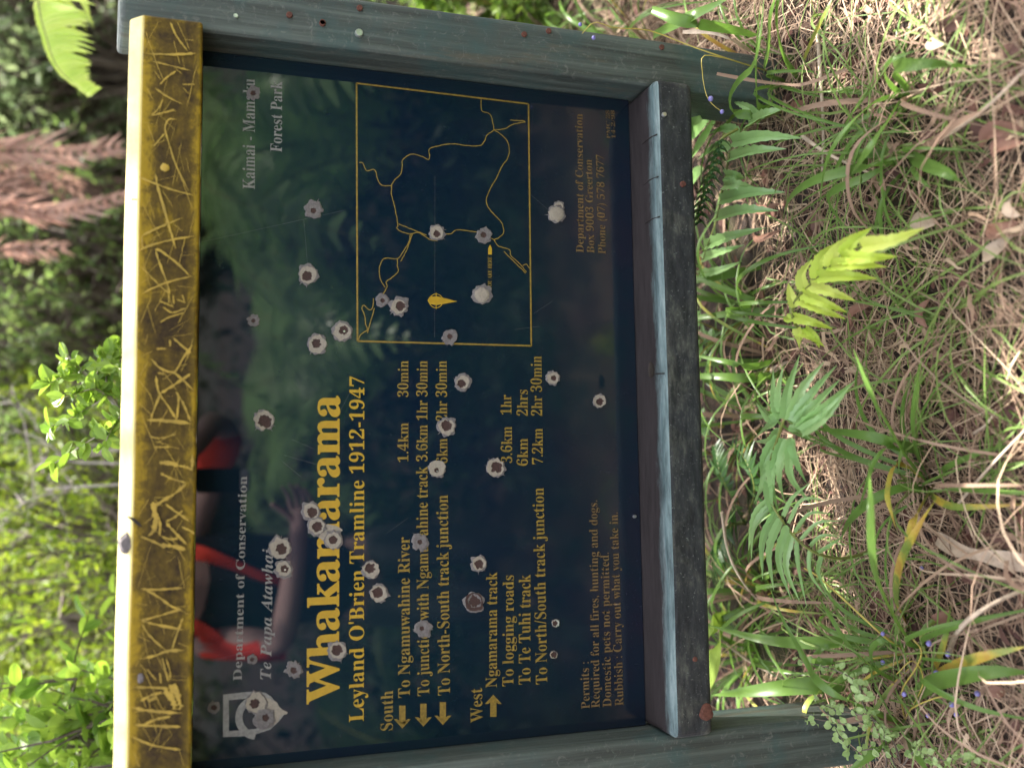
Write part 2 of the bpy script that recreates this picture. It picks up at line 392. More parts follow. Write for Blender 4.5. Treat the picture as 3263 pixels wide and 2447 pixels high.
ESH = 0.0006                                                   # lettering film on the panel
def pp(px, py, lift=ESH):
    return at(px, py, -.001-lift)
def polyline(mb, pts, w, lift=ESH, mi=0, Y=None):
    """a flat ribbon along a traced line, lying on the panel (or on the plane Y)"""
    P = [at(*p, Y) if Y is not None else pp(*p, lift) for p in pts]; rows = []
    for i, p in enumerate(P):
        t = P[min(i+1, len(P)-1)]-P[max(i-1, 0)]; t.normalize(); sd = t.cross(V((0, 1, 0)))
        ww = w if not callable(w) else w(i/(len(P)-1))
        rows.append([p-sd*ww/2, p+sd*ww/2])
    mb.quadstrip(rows, mi)

UB = dict(A=0x1D400, a=0x1D41A, d=0x1D7CE); UI = dict(A=0x1D468, a=0x1D482, d=0x1D7CE)
def serif(s, U=UB):
    o = ''
    for c in s:
        if 'A' <= c <= 'Z': o += chr(U['A']+ord(c)-65)
        elif 'a' <= c <= 'z': o += chr(U['a']+ord(c)-97)
        elif '0' <= c <= '9': o += chr(U['d']+ord(c)-48)
        else: o += c
    return o
def glyph_mesh(body, off=0.0):
    c = bpy.data.curves.new('lettering', 'FONT'); c.body = body; c.offset = off; c.resolution_u = 3
    o = bpy.data.objects.new('lettering', c); COL.objects.link(o)
    bpy.context.view_layer.update()
    me = bpy.data.meshes.new_from_object(o.evaluated_get(bpy.context.evaluated_depsgraph_get()))
    bpy.data.objects.remove(o); bpy.data.curves.remove(c); return me
_H = glyph_mesh(serif('H')); CAPH = max(v.co.y for v in _H.vertices)
def letter(text, start, end, cap, mt, U=UB, off=0.0, name='lettering', parent=None, curve=None):
    me = glyph_mesh(serif(text, U), off)
    A, B = pp(*start), pp(*end); ex = B-A
    xmin = min(v.co.x for v in me.vertices); xmax = max(v.co.x for v in me.vertices)
    mid = ((start[0]+end[0])/2, (start[1]+end[1])/2)
    ch = (pp(mid[0]-cap, mid[1])-pp(*mid)).length
    ey = V((0, -1, 0)).cross(ex).normalized()
    if ey.z < 0: ey = -ey
    k = ch/CAPH
    for v in me.vertices:
        u = (v.co.x-xmin)/(xmax-xmin)
        v.co = A+ex*u+ey*(v.co.y*k)
    if (me.polygons and me.polygons[0].normal.y > 0): me.flip_normals()
    me.materials.clear(); me.materials.append(M[mt]); me.update()
    o = bpy.data.objects.new(name, me); COL.objects.link(o); place(o, parent or panel)
    return o
YE, FA, WO, WH = 'yellow', 'yellow_faded', 'yellow_worn', 'white'
LINES = [
 ('Department of Conservation', (770, 2167), (787, 1517), 27, WH), ('Kaimai - Mamaku', (812, 604), (812, 254), 38, WH),
 ('Forest Park', (898, 486), (899, 262), 36, WH),
 ('Whakamarama', (1078, 2235), (1081, 1260), 98, YE), ("Leyland O'Brien Tramline 1912-1947", (1159, 2296), (1161, 1200), 46, YE),
 ('South', (1251, 2325), (1252, 2199), 38, FA), ('To Ngamuwahine River', (1306, 2220), (1305, 1710), 37, FA), ('1.4km', (1301, 1472), (1301, 1347), 33, FA),
 ('30min', (1301, 1265), (1301, 1150), 33, FA), ('To junction with Ngamuwahine track', (1368, 2214), (1362, 1486), 37, FA),
 ('3.6km', (1362, 1470), (1362, 1354), 34, FA), ('1hr 30min', (1362, 1339), (1362, 1150), 34, FA),
 ('To North-South track junction', (1434, 2212), (1427, 1577), 38, FA), ('6km', (1426, 1477), (1425, 1397), 34, FA), ('2hr 30min', (1425, 1342), (1423, 1150), 34, FA),
 ('West', (1538, 2298), (1536, 2190), 38, FA), ('Ngamarama track', (1583, 2188), (1584, 1822), 35, FA), ('To logging roads', (1636, 2184), (1637, 1832), 35, FA),
 ('To Te Tuhi track', (1690, 2178), (1690, 1830), 37, FA), ('To North/South track junction', (1744, 2177), (1732, 1554), 36, FA),
 ('3.6km', (1632, 1475), (1631, 1359), 34, FA), ('1hr', (1630, 1321), (1629, 1258), 34, FA), ('6km', (1682, 1484), (1682, 1397), 34, FA), ('2hrs', (1682, 1325), (1681, 1242), 34, FA),
 ('7.2km', (1730, 1479), (1729, 1365), 33, FA), ('2hr 30min', (1728, 1325), (1725, 1135), 34, FA),
 ('Permits :', (1879, 2256), (1876, 2108), 27, WO), ('Required for all fires, hunting and dogs.', (1911, 2253), (1903, 1594), 27, WO),
 ('Domestic pets not permitted.', (1948, 2250), (1940, 1760), 27, WO), ('Rubbish : Carry out what you take in.', (1987, 2246), (1968, 1632), 27, WO),
 ('Department of Conservation', (1860, 806), (1856, 365), 24, WO), ('Box 9003 Greerton', (1894, 807), (1886, 510), 24, WO),
 ('Phone (07) 578 7677', (1930, 810), (1924, 496), 24, WO), ('PMC 28', (1945, 443), (1942, 353), 12, WO), ('14-2/98', (1961, 443), (1958, 353), 12, WO)]
for t, s, e, cap, mt in LINES:
    letter(t, s, e, cap, mt, off=.012 if t == 'Whakamarama' else (0.0 if mt != WO else -.004))
letter('Te Papa Atawhai', (863, 2162), (870, 1748), 34, WH, UI)
for cx, yt, yl, dr in ((1282, 2320, 2247, 1), (1349, 2314, 2241, 1), (1411, 2309, 2236, 1), (1572, 2212, 2283, -1)):
    mb = MB(); L = abs(yl-yt)
    ya = yt-dr*26
    mb.poly([pp(cx, yt), pp(cx-27, ya+dr*-4), pp(cx-17, ya-dr*4), pp(cx, ya+dr*8), pp(cx+17, ya-dr*4), pp(cx+27, ya-dr*4)][::dr])
    mb.poly([pp(cx-10, yt-dr*16), pp(cx-10, yl), pp(cx+10, yl), pp(cx+10, yt-dr*16)][::dr])
    mb.build('arrow', FA, panel, False)
# map
mb = MB()
fr = [(1136, 266), (1684, 332), (1693, 1102), (1139, 1087)]
for i in range(4): polyline(mb, [fr[i], fr[(i+1) % 4]], .0026)
mb.build('map_border', FA, panel, False)
def mp(pts): return [(1050+x/1.7457, 200+y/1.7457) for x, y in pts]
ROADS = [[(165,556),(185,560),(205,600),(235,596),(255,600),(265,640),(290,682),(345,685)],
 [(345,685),(360,655),(395,620),(405,575),(405,545),(440,515),(470,510),(520,525),(550,540),(557,515),(555,482),(600,465),(690,452),(760,462),(835,462),(860,440),(875,405),(915,375)],
 [(915,375),(905,320),(890,285),(850,270),(843,240),(843,205)], [(915,375),(975,368),(1020,345),(1090,330)], [(1005,320),(1085,326)],
 [(915,375),(960,405),(990,440),(1000,490),(990,535),(960,575),(930,640),(895,700),(872,765),(890,815),(935,865),(960,895),(968,945),(940,975),(915,985)],
 [(345,685),(345,735),(360,790),(372,850),(380,905),(375,920),(400,940),(450,952),(490,945),(530,965),(560,985),(600,990)], [(385,898),(440,920),(540,960)],
 [(630,952),(675,952),(710,930),(800,940),(850,950),(915,985)], [(450,955),(440,1000),(410,1050),(378,1090),(310,1088),(285,1115),(277,1160),(285,1210),(310,1250)],
 [(378,1090),(378,1130),(380,1165),(340,1200),(315,1220),(320,1245),(300,1285),(280,1320)], [(245,1310),(240,1360),(220,1375),(190,1350),(180,1370),(195,1405),(200,1450),(210,1485),(175,1510),(160,1545)],
 [(250,1365),(210,1505)], [(915,985),(940,1020),(1000,1040),(1010,1075),(1060,1120),(1095,1165)], [(970,1050),(1090,1170)], [(1112,1145),(1095,1122),(1075,1130)], [(460,955),(430,1040),(395,1105)]]
mb = MB()
for ri, rd in enumerate(ROADS):
    P = mp(rd); P3 = bez([V((x, y, 0)) for x, y in P], len(P)*6)
    P3 = [(p.x+1.2*noise.noise(V((p.x*.12, p.y*.12, 0))), p.y+1.2*noise.noise(V((p.x*.12, p.y*.12, 7)))) for p in P3]
    polyline(mb, P3, .0015, ESH*.6+.00004*ri)
mb.build('map_track', WO if False else FA, panel, False)
mb = MB()
c0 = mp([(593, 1325)])[0]
def disc(mb, cx, cy, r, n=20, lift=ESH, mi=0): mb.poly([pp(cx+r*math.cos(6.2832*k/n), cy+r*math.sin(6.2832*k/n), lift) for k in range(n)][::-1], mi)
a, b_, d_ = mp([(545, 1323), (600, 1300), (600, 1348)]); tip = mp([(712, 1328)])[0]
mb.poly([pp(*a), pp(a[0]+6, a[1]+11), pp(a[0]+18, a[1]+13), pp(*d_), pp(*tip), pp(*b_), pp(a[0]+18, a[1]-13), pp(a[0]+6, a[1]-11)])
for k in range(24):
    t0, t1 = 6.2832*k/24, 6.2832*(k+1)/24
    polyline(mb, [(c0[0]+22*math.cos(t0), c0[1]+22*math.sin(t0)), (c0[0]+22*math.cos(t1), c0[1]+22*math.sin(t1))], .0011, ESH*1.3)
polyline(mb, [(c0[0], c0[1]-26), (c0[0], c0[1]+26)], .0011, ESH*1.6); polyline(mb, [(c0[0]-24, c0[1]), (c0[0]+24, c0[1])], .0011, ESH*1.9)
mb.build('compass', YE, panel, False)
mb = MB(); t1 = mp([(893, 1012)])[0]
mb.poly([pp(*t1), pp(t1[0]-6, t1[1]+12), pp(t1[0]-6, t1[1]+32), pp(t1[0]+6, t1[1]+32), pp(t1[0]+6, t1[1]+12)]); mb.build('arrow', YE, panel, False)
letter('YOU ARE HERE', mp([(902, 1262)])[0], mp([(902, 1080)])[0], 12, FA)
# emblem: a shield outline with a curl in it
def lg(x, y): return (650+x/6.637, 2150+y/6.637)
mb = MB()
out = [(405,410),(870,360),(1180,345),(1300,375),(1420,450),(1560,640),(1730,790),(1600,960),(1400,1150),(1100,1250),(760,1300),(400,1310)]
inn = [(525,530),(880,500),(1150,470),(1250,500),(1350,560),(1460,700),(1560,800),(1460,930),(1330,1050),(1080,1135),(760,1165),(530,1180)]
O = [pp(*lg(*p)) for p in out]; I = [pp(*lg(*p)) for p in inn]
for k in range(len(O)):
    j = (k+1) % len(O); mb.poly([O[k], O[j], I[j], I[k]][::-1])
arc = [lg(1120+390*math.cos(R(t))*.98, 900+390*math.sin(R(t))) for t in range(95, 266, 10)]
polyline(mb, arc, .0095, ESH*1.5); mb.build('emblem', WH, panel, False)

# bullet holes: (px, py, chip radius px, style)
HOLES = [(891,1745,37,0),(904,1813,30,1),(990,1628,31,0),(1008,1677,31,0),(1063,1720,31,0),(1074,2072,33,0),(935,2133,28,2),(804,2100,16,3),(817,2238,36,0),(842,2287,36,2),(681,2253,20,3),
 (982,875,33,0),(808,1021,20,2),(1010,1097,32,0),(840,1339,34,0),(1090,1055,33,1),(1218,957,22,2),(1271,976,31,0),(1537,938,32,4),(1433,1074,25,2),(1475,1219,28,0),(1423,1359,31,0),(1393,1494,28,1),
 (1580,1490,31,0),(1762,1204,23,0),(1910,1277,22,0),(1181,1815,29,0),(1208,1890,30,0),(1339,1727,28,2),(1348,2003,29,2),(1525,1796,27,0),(1510,1919,34,5),(1392,741,26,0),(1542,751,26,2),
 (1773,683,28,4),(1781,659,18,0),(1000,668,30,2),(808,296,22,3),(1770,1985,13,6),(1765,2085,13,6)]
rr = random.Random(5)
def irreg(cx, cy, r, n, amp, seed, lift):
    return [pp(cx+r*math.cos(6.2832*k/n)*(1+amp*(noise.noise(V((2.1*math.cos(6.2832*k/n), 2.1*math.sin(6.2832*k/n), seed)))+.5*noise.noise(V((k*1.7, seed, 3))))),
               cy+r*math.sin(6.2832*k/n)*(1+amp*(noise.noise(V((2.1*math.cos(6.2832*k/n), 2.1*math.sin(6.2832*k/n), seed)))+.5*noise.noise(V((k*1.7, seed, 3))))), lift) for k in range(n)]
for i, (x, y, r, st) in enumerate(HOLES):
    mb = MB(); n = 28; L = .0009+.0002*(i % 5)
    def ringfill(a, b, mi):
        for k in range(n):
            j = (k+1) % n; mb.poly([a[k], b[k], b[j], a[j]], mi)
    o_ = irreg(x, y, r*1.0, n, .34, i, L)
    m_ = irreg(x+rr.uniform(-2, 2), y+rr.uniform(-2, 2), r*(rr.uniform(.74, .92) if st != 3 else .5), n, .26, i+40, L+.0012)
    hr = {0: .32, 1: .22, 2: .2, 3: .3, 4: .0, 5: .5, 6: .5}[st]
    hx, hy = x+rr.uniform(-.17, .17)*r, y+rr.uniform(-.17, .17)*r; hr *= rr.uniform(.8, 1.2)
    if st == 4:
        c_mid = irreg(x+3, y, r*.45, n, .2, i+9, L+.0022); ringfill(o_, m_, 1); ringfill(m_, c_mid, 0); mb.poly(c_mid[::-1], 0)
    else:
        h1 = irreg(hx, hy, r*(hr+rr.uniform(.08, .24)), n, .4, i+80, L+.0008); h2 = irreg(hx, hy, r*hr, n, .55, i+81, L+.0001)
        ringfill(o_, m_, 1); ringfill(m_, h1, {2: 1, 3: 1, 5: 2, 6: 3}.get(st, 0)); ringfill(h1, h2, 2 if st != 5 else 1); mb.poly(h2[::-1], 2)
        if st == 1: mb.poly(irreg(hx+2, hy+3, r*.1, 9, .2, i+5, L+.0009)[::-1], 3)
    # radiating splinters
    for k in range(rr.choice((0, 0, 1, 2, 3))):
        a = rr.uniform(0, 6.28); l0 = r*rr.uniform(1.1, 1.4); w = rr.uniform(.05, .12)
        mb.poly([pp(x+r*.85*math.cos(a-w), y+r*.85*math.sin(a-w), L-.0002), pp(x+l0*math.cos(a), y+l0*math.sin(a), L-.0002), pp(x+r*.85*math.cos(a+w), y+r*.85*math.sin(a+w), L-.0002)][::-1], 1)
    mb.build('bullet_hole', ['chip', 'chip_rim', 'hole', 'metal'], panel, False)
# torn-off patches joining some holes
for pts in ([(1000,1650),(1035,1668),(1060,1672),(1092,1688),(1076,1702),(1082,1722),(1050,1735),(1030,1722),(1006,1702),(985,1680)],
            [(850,2222),(880,2235),(893,2255),(917,2270),(893,2282),(885,2300),(858,2312),(840,2300),(836,2262),(838,2235)]):
    mb = MB(); P = bez([V((x, y, 0)) for x, y in pts+[pts[0]]], 40)[:-1]
    P = [pp(p.x+2*noise.noise(V((p.x*.2, p.y*.2, 0))), p.y+2*noise.noise(V((p.x*.2, p.y*.2, 5))), .00075) for p in P]
    mb.poly(P[::-1]); mb.build('torn_patch', 'chip', panel, False)
# hairline scratches on the panel
mb = MB()
for pts in ([(640,772),(1010,690),(1100,670)], [(982,870),(968,700)], [(1385,1075),(1386,560)], [(1120,1240),(1060,1360),(1040,1420)], [(905,1450),(1010,1480)], [(930,1400),(1000,1430)], [(900,1470),(960,1520)], [(1640,1050),(1720,1040)], [(1700,1000),(1760,960)],
            [(1230,1700),(1300,1650)], [(1690,620),(1760,680)]):
    mb = MB(); P = [V((*p, 0)) for p in pts]; P = bez(P, 14); polyline(mb, [(p.x, p.y) for p in P], .00018, .0004); mb.build('scratch', 'chip_rim', panel, False)

# scratched graffiti on the beam (names cut into the mould, no longer readable)
def q(ox, oy, s, pts): return [(ox+x/s, oy+y/s) for x, y in pts]
G1 = (350, 0, 2.0737); G2 = (350, 700, 2.553); G3 = (330, 1300, 3.016); G4 = (330, 1800, 2.566)
STR = [(G1,7,[(400,150),(440,240),(515,340)]),(G1,9,[(235,355),(400,362),(565,355)]),(G1,6,[(280,405),(400,435),(540,470)]),(G1,6,[(330,560),(380,510),(440,470)]),(G1,6,[(300,585),(380,640),(480,690)]),
 (G1,5,[(350,660),(320,720),(275,765)]),(G1,6,[(275,765),(360,745),(430,725)]),(G1,6,[(440,790),(390,790),(365,850),(390,950),(440,1100),(520,1260)]),(G1,6,[(290,970),(330,920),(365,880)]),
 (G1,7,[(190,1170),(300,1215),(430,1260),(550,1290)]),(G1,8,[(300,1150),(320,1250),(370,1420),(435,1640)]),(G1,6,[(210,1560),(330,1500),(480,1440)]),(G1,6,[(190,1650),(350,1600),(550,1560)]),(G1,5,[(480,560),(560,560)]),
 (G2,7,[(455,0),(490,90),(535,235)]),(G2,6,[(265,135),(370,80),(460,45)]),(G2,8,[(235,255),(340,205),(500,165),(690,135)]),(G2,7,[(260,130),(265,240)]),(G2,8,[(370,240),(420,260),(540,350),(655,460)]),(G2,7,[(370,245),(410,370),(460,500),(490,610)]),
 (G2,7,[(670,462),(500,500),(390,540),(260,600)]),(G2,5,[(250,380),(330,460),(420,550),(490,605)]),(G2,6,[(400,660),(520,710)]),(G2,6,[(430,710),(510,755),(630,715)]),(G2,6,[(410,835),(480,795),(610,755)]),(G2,5,[(480,610),(480,680)]),(G2,5,[(515,610),(520,690)]),(G2,5,[(590,610),(610,680)]),(G2,5,[(545,650),(615,675)]),
 (G2,8,[(515,960),(580,1020),(665,1090)]),(G2,7,[(670,1020),(600,1120),(535,1230),(490,1235)]),(G2,8,[(340,1135),(400,1200),(470,1235),(530,1250),(600,1310),(680,1385)]),(G2,9,[(655,1255),(560,1320),(410,1415)]),(G2,8,[(375,1270),(385,1350),(405,1415),(470,1510),(545,1630)]),(G2,7,[(410,1420),(370,1520),(335,1610)]),
 (G2,9,[(305,1630),(450,1630),(660,1655)]),(G2,7,[(540,1400),(560,1460),(545,1630)]),(G2,7,[(540,1400),(600,1500),(655,1640)]),(G2,7,[(380,1050),(455,1050)]),(G2,7,[(490,980),(490,1030)]),(G2,8,[(385,1245),(440,1255)]),
 (G3,7,[(430,115),(600,130),(830,155)]),(G3,17,[(535,525),(640,530),(720,555)]),(G3,9,[(720,555),(790,565),(855,595)]),(G3,9,[(855,450),(850,600)]),(G3,9,[(545,625),(660,680),(800,720)]),(G3,12,[(790,730),(700,810),(600,870),(490,945)]),(G3,7,[(600,925),(700,1000),(830,1090)]),(G3,8,[(760,985),(680,1050),(600,1090)]),
 (G3,16,[(475,900),(490,990),(500,1080),(480,1180)]),(G3,10,[(500,1010),(540,1090),(540,1220)]),(G3,10,[(600,1100),(700,1210),(800,1310)]),(G3,9,[(360,1235),(450,1270),(560,1320)]),(G3,14,[(540,1320),(660,1325),(790,1360)]),(G3,9,[(560,1235),(640,1260),(720,1250)]),(G3,9,[(500,1160),(430,1230)]),(G3,8,[(750,1140),(840,1180),(870,1210)]),(G3,5,[(440,270),(540,290),(700,250)]),(G3,5,[(480,375),(640,375)]),
 (G4,8,[(310,195),(450,200),(650,185)]),(G4,7,[(340,200),(450,260),(560,340),(640,365)]),(G4,8,[(640,360),(500,400),(360,440),(310,450)]),(G4,7,[(310,455),(450,490),(660,530)]),(G4,6,[(310,480),(380,580),(500,690),(530,720)]),(G4,7,[(650,430),(600,560),(560,690)]),(G4,8,[(300,765),(420,740),(530,700),(660,695)]),(G4,6,[(480,760),(500,840),(530,950)]),(G4,6,[(510,760),(540,860),(545,950)]),(G4,6,[(355,850),(430,940)]),(G4,6,[(460,880),(470,970)]),
 (G4,7,[(230,995),(400,1000),(560,1010)]),(G4,22,[(500,1020),(560,1090),(600,1180)]),(G4,24,[(540,980),(600,1050),(620,1180)]),(G4,9,[(220,1160),(380,1190),(640,1210)]),(G4,9,[(330,1300),(430,1260),(550,1235)]),(G4,11,[(260,1305),(450,1315),(630,1320)]),(G4,7,[(230,1400),(400,1470),(630,1510)]),(G4,9,[(300,1110),(400,1060),(480,1040)]),(G4,12,[(430,1080),(360,1110)])]
sr = random.Random(3); GM = {}
for (ox, oy, s), w, pts in STR:
    mb = GM.setdefault((ox, oy), MB())
    P = [V((*p, 0)) for p in q(ox, oy, s, pts)]; P = bez(P, 26) if len(P) > 2 else [P[0].lerp(P[1], k/26) for k in range(27)]
    P = [p+V((1.6*noise.noise(p*.35), 1.6*noise.noise(p*.35+V((9, 9, 9))), 0)) for p in P]
    sd = sr.uniform(0, 50)
    polyline(mb, [(p.x, p.y) for p in P], lambda u: w*.00042*(.75+.75*noise.noise(V((u*9, sd, 0))))*(1 if .04 < u < .96 else .35), Y=-.0952-.00006*sr.randint(0, 9))
for mb in GM.values(): mb.build('scratched_graffiti', 'scratch', beam, False)
def blot(parent, px, py, Y, r, mt, name, n=14, sq=1.0, h=.0015, sd=0):
    mb = MB(); c = at(px, py, Y); ring = []
    for k in range(n):
        a = 6.2832*k/n; rr_ = r*(1+.25*noise.noise(V((math.cos(a)*1.5, math.sin(a)*1.5, sd))))
        ring.append(c+V((rr_*math.cos(a), 0, rr_*math.sin(a)*sq)))
    top = [c+(p-c)*.6+V((0, -h, 0)) for p in ring]
    for k in range(n): mb.poly([ring[k], ring[(k+1) % n], top[(k+1) % n], top[k]])
    mb.poly(top); return mb.build(name, mt, parent)
blot(beam, 526, 534, -.0945, .0055, 'scratch', 'paint_blister', sd=2, h=.0006)
blot(beam, 403, 1733, -.088, .013, 'wood', 'broken_chip', sq=.8, h=.004, sd=4); blot(beam, 448, 2160, -.0942, .006, 'wood', 'broken_chip', sq=.7, sd=7)
er = random.Random(17); SMB = [MB() for _ in range(6)]
for k in range(132):                                          # finer scoring all over the mould
    py = 80+2350*(k+er.random())/132; mb = SMB[k//22]; x0_ = 636-.0141*(py-200)
    px = x0_-er.uniform(12, 175); a = er.choice((er.uniform(-.5, .5), er.uniform(.6, 1.2), er.uniform(-1.2, -.6))); l = er.uniform(18, 85)
    q0, q1 = (px-l*math.cos(a)*.5, py-l*math.sin(a)), (px+l*math.cos(a)*.5, py+l*math.sin(a))
    q0 = (min(x0_-8, max(x0_-178, q0[0])), q0[1]); q1 = (min(x0_-8, max(x0_-178, q1[0])), q1[1])
    wv = er.uniform(.0004, .0012); P = [(q0[0]+(q1[0]-q0[0])*i/12+2.2*noise.noise(V((i*.5, k*3.1, 0))), max(70, min(2440, q0[1]+(q1[1]-q0[1])*i/12+2.2*noise.noise(V((i*.5, k*3.1, 9)))))) for i in range(13)]
    polyline(mb, P, lambda u: wv*(.7+.6*noise.noise(V((u*8, k, 0))))*(1 if .08 < u < .92 else .3), Y=-.0951-.00004*(k % 9))
for mb in SMB: mb.build('fine_scoring', 'scratch', beam, False)
mb = MB(); polyline(mb, [(405,1645),(425,1655),(440,1668),(452,1678)], lambda u: .0012+.004*u*(1-u)*3, Y=-.0956); mb.build('crack', 'crack', beam, False)
mb = MB(); polyline(mb, [(418,636),(436,636)], .002, Y=-.0956); mb.build('crack', 'crack', beam, False)
def nail(parent, px, py, Y, r, mt, name='nail_head'):
    mb = MB(); c = at(px, py, Y)
    mb.tube([c+V((0, .004, 0)), c+V((0, -.0018, 0)), c+V((0, -.0026, 0))], r, r*.8, 12); return mb.build(name, mt, parent)
for px, py in ((1146,27),(1027,76),(1670,111),(1748,100),(922,49),(1028,73),(2108,152)): nail(post_right, px, py, -.0625, .0048, 'rust')
bl = nail(post_right, 1144, 106, -.0635, .0062, 'metal', 'bolt'); nail(post_right, 751, 53, -.0625, .0035, 'metal')
nail(rail, 2116, 366, -.0955, .004, 'metal'); nail(rail, 2176, 587, -.0955, .005, 'rust'); blot(rail, 2252, 2270, -.0945, .012, 'rust', 'rust_stain', sd=9); blot(rail, 2215, 2100, -.0945, .004, 'rust', 'rust_stain', sd=5)
nail(panel, 2032, 1042, -.002, .0026, 'metal', 'screw'); nail(panel, 2022, 1645, -.002, .003, 'metal', 'screw')
blot(rail, 2075, 1180, -.094, .012, 'crack', 'gouge', sq=.5, h=.001, sd=11)
# horizontal splits in the rail's pale edge
for px, py in ((2056, 428), (2056, 562), (2060, 690), (2080, 1190)):
    mb = MB(); c = at(px, py, -.09); mb.tube([V((c.x, -.0935, .0045)), V((c.x+.002, -.07, .0068)), V((c.x+.001, -.045, .0068))], .0011, .0006, 5); mb.build('split', 'crack', rail)

# ------------------------------------------------------------------ plants: builders
def frond(mb, pts, npairs, L, ang=62, w=.012, nrm=V((0, 0, 1)), mul=(1, 1), droop=.15, u0=.12, mi=0, fold=.3, rng=random, wav=.0, r0=.0022, seg=5, sweep=.25):
    N = 40; P = bez(pts, N)
    mb.tube(P, r0, r0*.3, 5, 1)
    for k in range(npairs):
        u = u0+(1-u0)*(k+.5)/npairs; i = min(N-1, int(u*N)); p = P[i].lerp(P[i+1], u*N-i); t = (P[i+1]-P[i]).normalized()
        for sgn, m in ((1, mul[0]), (-1, mul[1])):
            sd = t.cross(nrm); sd = (sd if sd.length > .1 else t.orthogonal()).normalized()*sgn; nn = sd.cross(t)*sgn
            ln = L(u)*m*rng.uniform(.88, 1.1)
            if ln < .002: continue
            a = R(ang+rng.uniform(-6, 6)); d = (t*math.cos(a)+sd*math.sin(a)); q = []
            dr = droop*rng.uniform(.6, 1.4)
            for j in range(seg+1):
                x = j/seg
                q.append(p+d*ln*x+t*ln*sweep*x*x-abs(dr)*nn*ln*x*x*(1 if nn.z > 0 else -1)+nn*wav*math.sin(x*14+k))
            mb.blade(q, w*min(1, ln/.05+.35), nn, lambda x: (min(1, .55+x*3)*(1-x**1.8))+.02 if x < 1 else .02, fold, mi)
def bifrond(mb, pts, npairs, L, nrm=V((0, 0, 1)), ang=70, leaflets=14, lw=.010, mul=(1, 1), droop=.2, u0=.15, rng=random, r0=.005, mi=0):
    N = 40; P = bez(pts, N); mb.tube(P, r0, r0*.3, 5, 1)
    for k in range(npairs):
        u = u0+(1-u0)*(k+.5)/npairs; i = min(N-1, int(u*N)); p = P[i].lerp(P[i+1], u*N-i); t = (P[i+1]-P[i]).normalized()
        for sgn, m in ((1, mul[0]), (-1, mul[1])):
            sd = t.cross(nrm); sd = (sd if sd.length > .1 else t.orthogonal()).normalized()*sgn; nn = sd.cross(t)*sgn
            if nn.z < 0: nn = -nn
            ln = L(u)*m*rng.uniform(.9, 1.08)
            a = R(ang+rng.uniform(-4, 4)); d = t*math.cos(a)+sd*math.sin(a)
            def at_(x): return p+d*ln*x+t*ln*.12*x*x-nn*droop*ln*x*x
            prev = at_(0)
            for j in range(leaflets):
                x = (j+.6)/leaflets; c = at_(x); tt = (c-prev).normalized(); prev = c
                ss = tt.cross(nn).normalized(); wl = ln*.20*(1-x)**.7+.004
                for s2 in (1, -1):
                    e = c+ss*s2*wl+tt*wl*.35; b0 = c-tt*lw*.5; b1 = c+tt*lw*.5
                    mb.poly([b0, b1, e+tt*lw*.2, e-tt*lw*.15], mi)
def leafq(mb, p, d, n, ln, w, mi=0):
    s = d.cross(n)
    if s.length < 1e-3: s = d.orthogonal()
    s.normalize(); n = s.cross(d)
    b = len(mb.v); c = (p, p+d*ln*.33-n*w*.05, p+d*ln*.68-n*w*.06, p+d*ln-n*w*.1)
    L_ = [p+d*ln*x+s*w*y+n*w*y*.3 for x, y in ((.12, .26), (.33, .47), (.55, .5), (.78, .36), (.92, .16))]
    R_ = [p+d*ln*x-s*w*y+n*w*y*.3 for x, y in ((.12, .26), (.33, .47), (.55, .5), (.78, .36), (.92, .16))]
    mb.v += [tuple(q_) for q_ in (p, *L_, c[3], *R_[::-1])]; mb.f.append(tuple(range(b, b+7))); mb.f.append((b, b+6)+tuple(range(b+7, b+12))); mb.m += [mi, mi]
def rvec(r):
    while 1:
        v = V((r.uniform(-1, 1), r.uniform(-1, 1), r.uniform(-1, 1)))
        if .05 < v.length < 1: return v
def shrub_parts(seed, H, rad, n_br, lpb, leaf_l, leaf_w, twig_len=.16, base=.35, upright=.5):
    """tapered limbs with forking twigs; leaves sit in pairs along every twig"""
    r = random.Random(seed); wd, lf = MB(), MB()
    limbs = []
    for k in range(5):
        a = 6.283*k/5+r.uniform(-.5, .5); e = V((math.cos(a)*rad*.5*r.uniform(.5, 1), math.sin(a)*rad*.5*r.uniform(.5, 1), H*r.uniform(.6, .85)))
        P = bez([V((0, 0, -.05)), V((e.x*.25, e.y*.25, e.z*.4)), e], 8); wd.tube(P, .016*H, .005*H, 6); limbs.append(P)
    for b in range(n_br):
        P = limbs[r.randrange(5)]; j = r.randrange(3, 9); o = P[j]
        v = rvec(r); tgt = V((v.x*rad, v.y*rad, base*H+(H*(1-base))*(.5+.5*v.z)))
        cl = noise.noise(tgt*2.3/rad+V((seed, 0, 0)))
        if cl < -.18: continue
        mid = o.lerp(tgt, .55)+V((0, 0, .05*H)); br = bez([o, mid, tgt], 5); wd.tube(br, .004*H, .0018*H, 4, cap=False)
        for t in range(3):
            dr = ((tgt-o).normalized()*.6+rvec(r)*.9+V((0, 0, upright))).normalized(); tl = twig_len*r.uniform(.6, 1.3)
            p0 = br[r.choice((3, 4, 5))]
            tw = bez([p0, p0+dr*tl*.5, p0+dr*tl+V((0, 0, -.1*tl))], 4); wd.tube(tw, .0022*H, .0008*H, 3, cap=False)
            for q_ in range(lpb):
                x = (q_+r.random())/lpb; i = min(3, int(x*4)); c = tw[i].lerp(tw[i+1], x*4-i)
                d = (dr*.5+rvec(r)*1.0).normalized(); n = (rvec(r)*.7+V((0, 0, 1))).normalized()
                k = r.uniform(.65, 1.2); leafq(lf, c, d, n, leaf_l*k, leaf_w*k)
    return wd, lf
KIND = {}
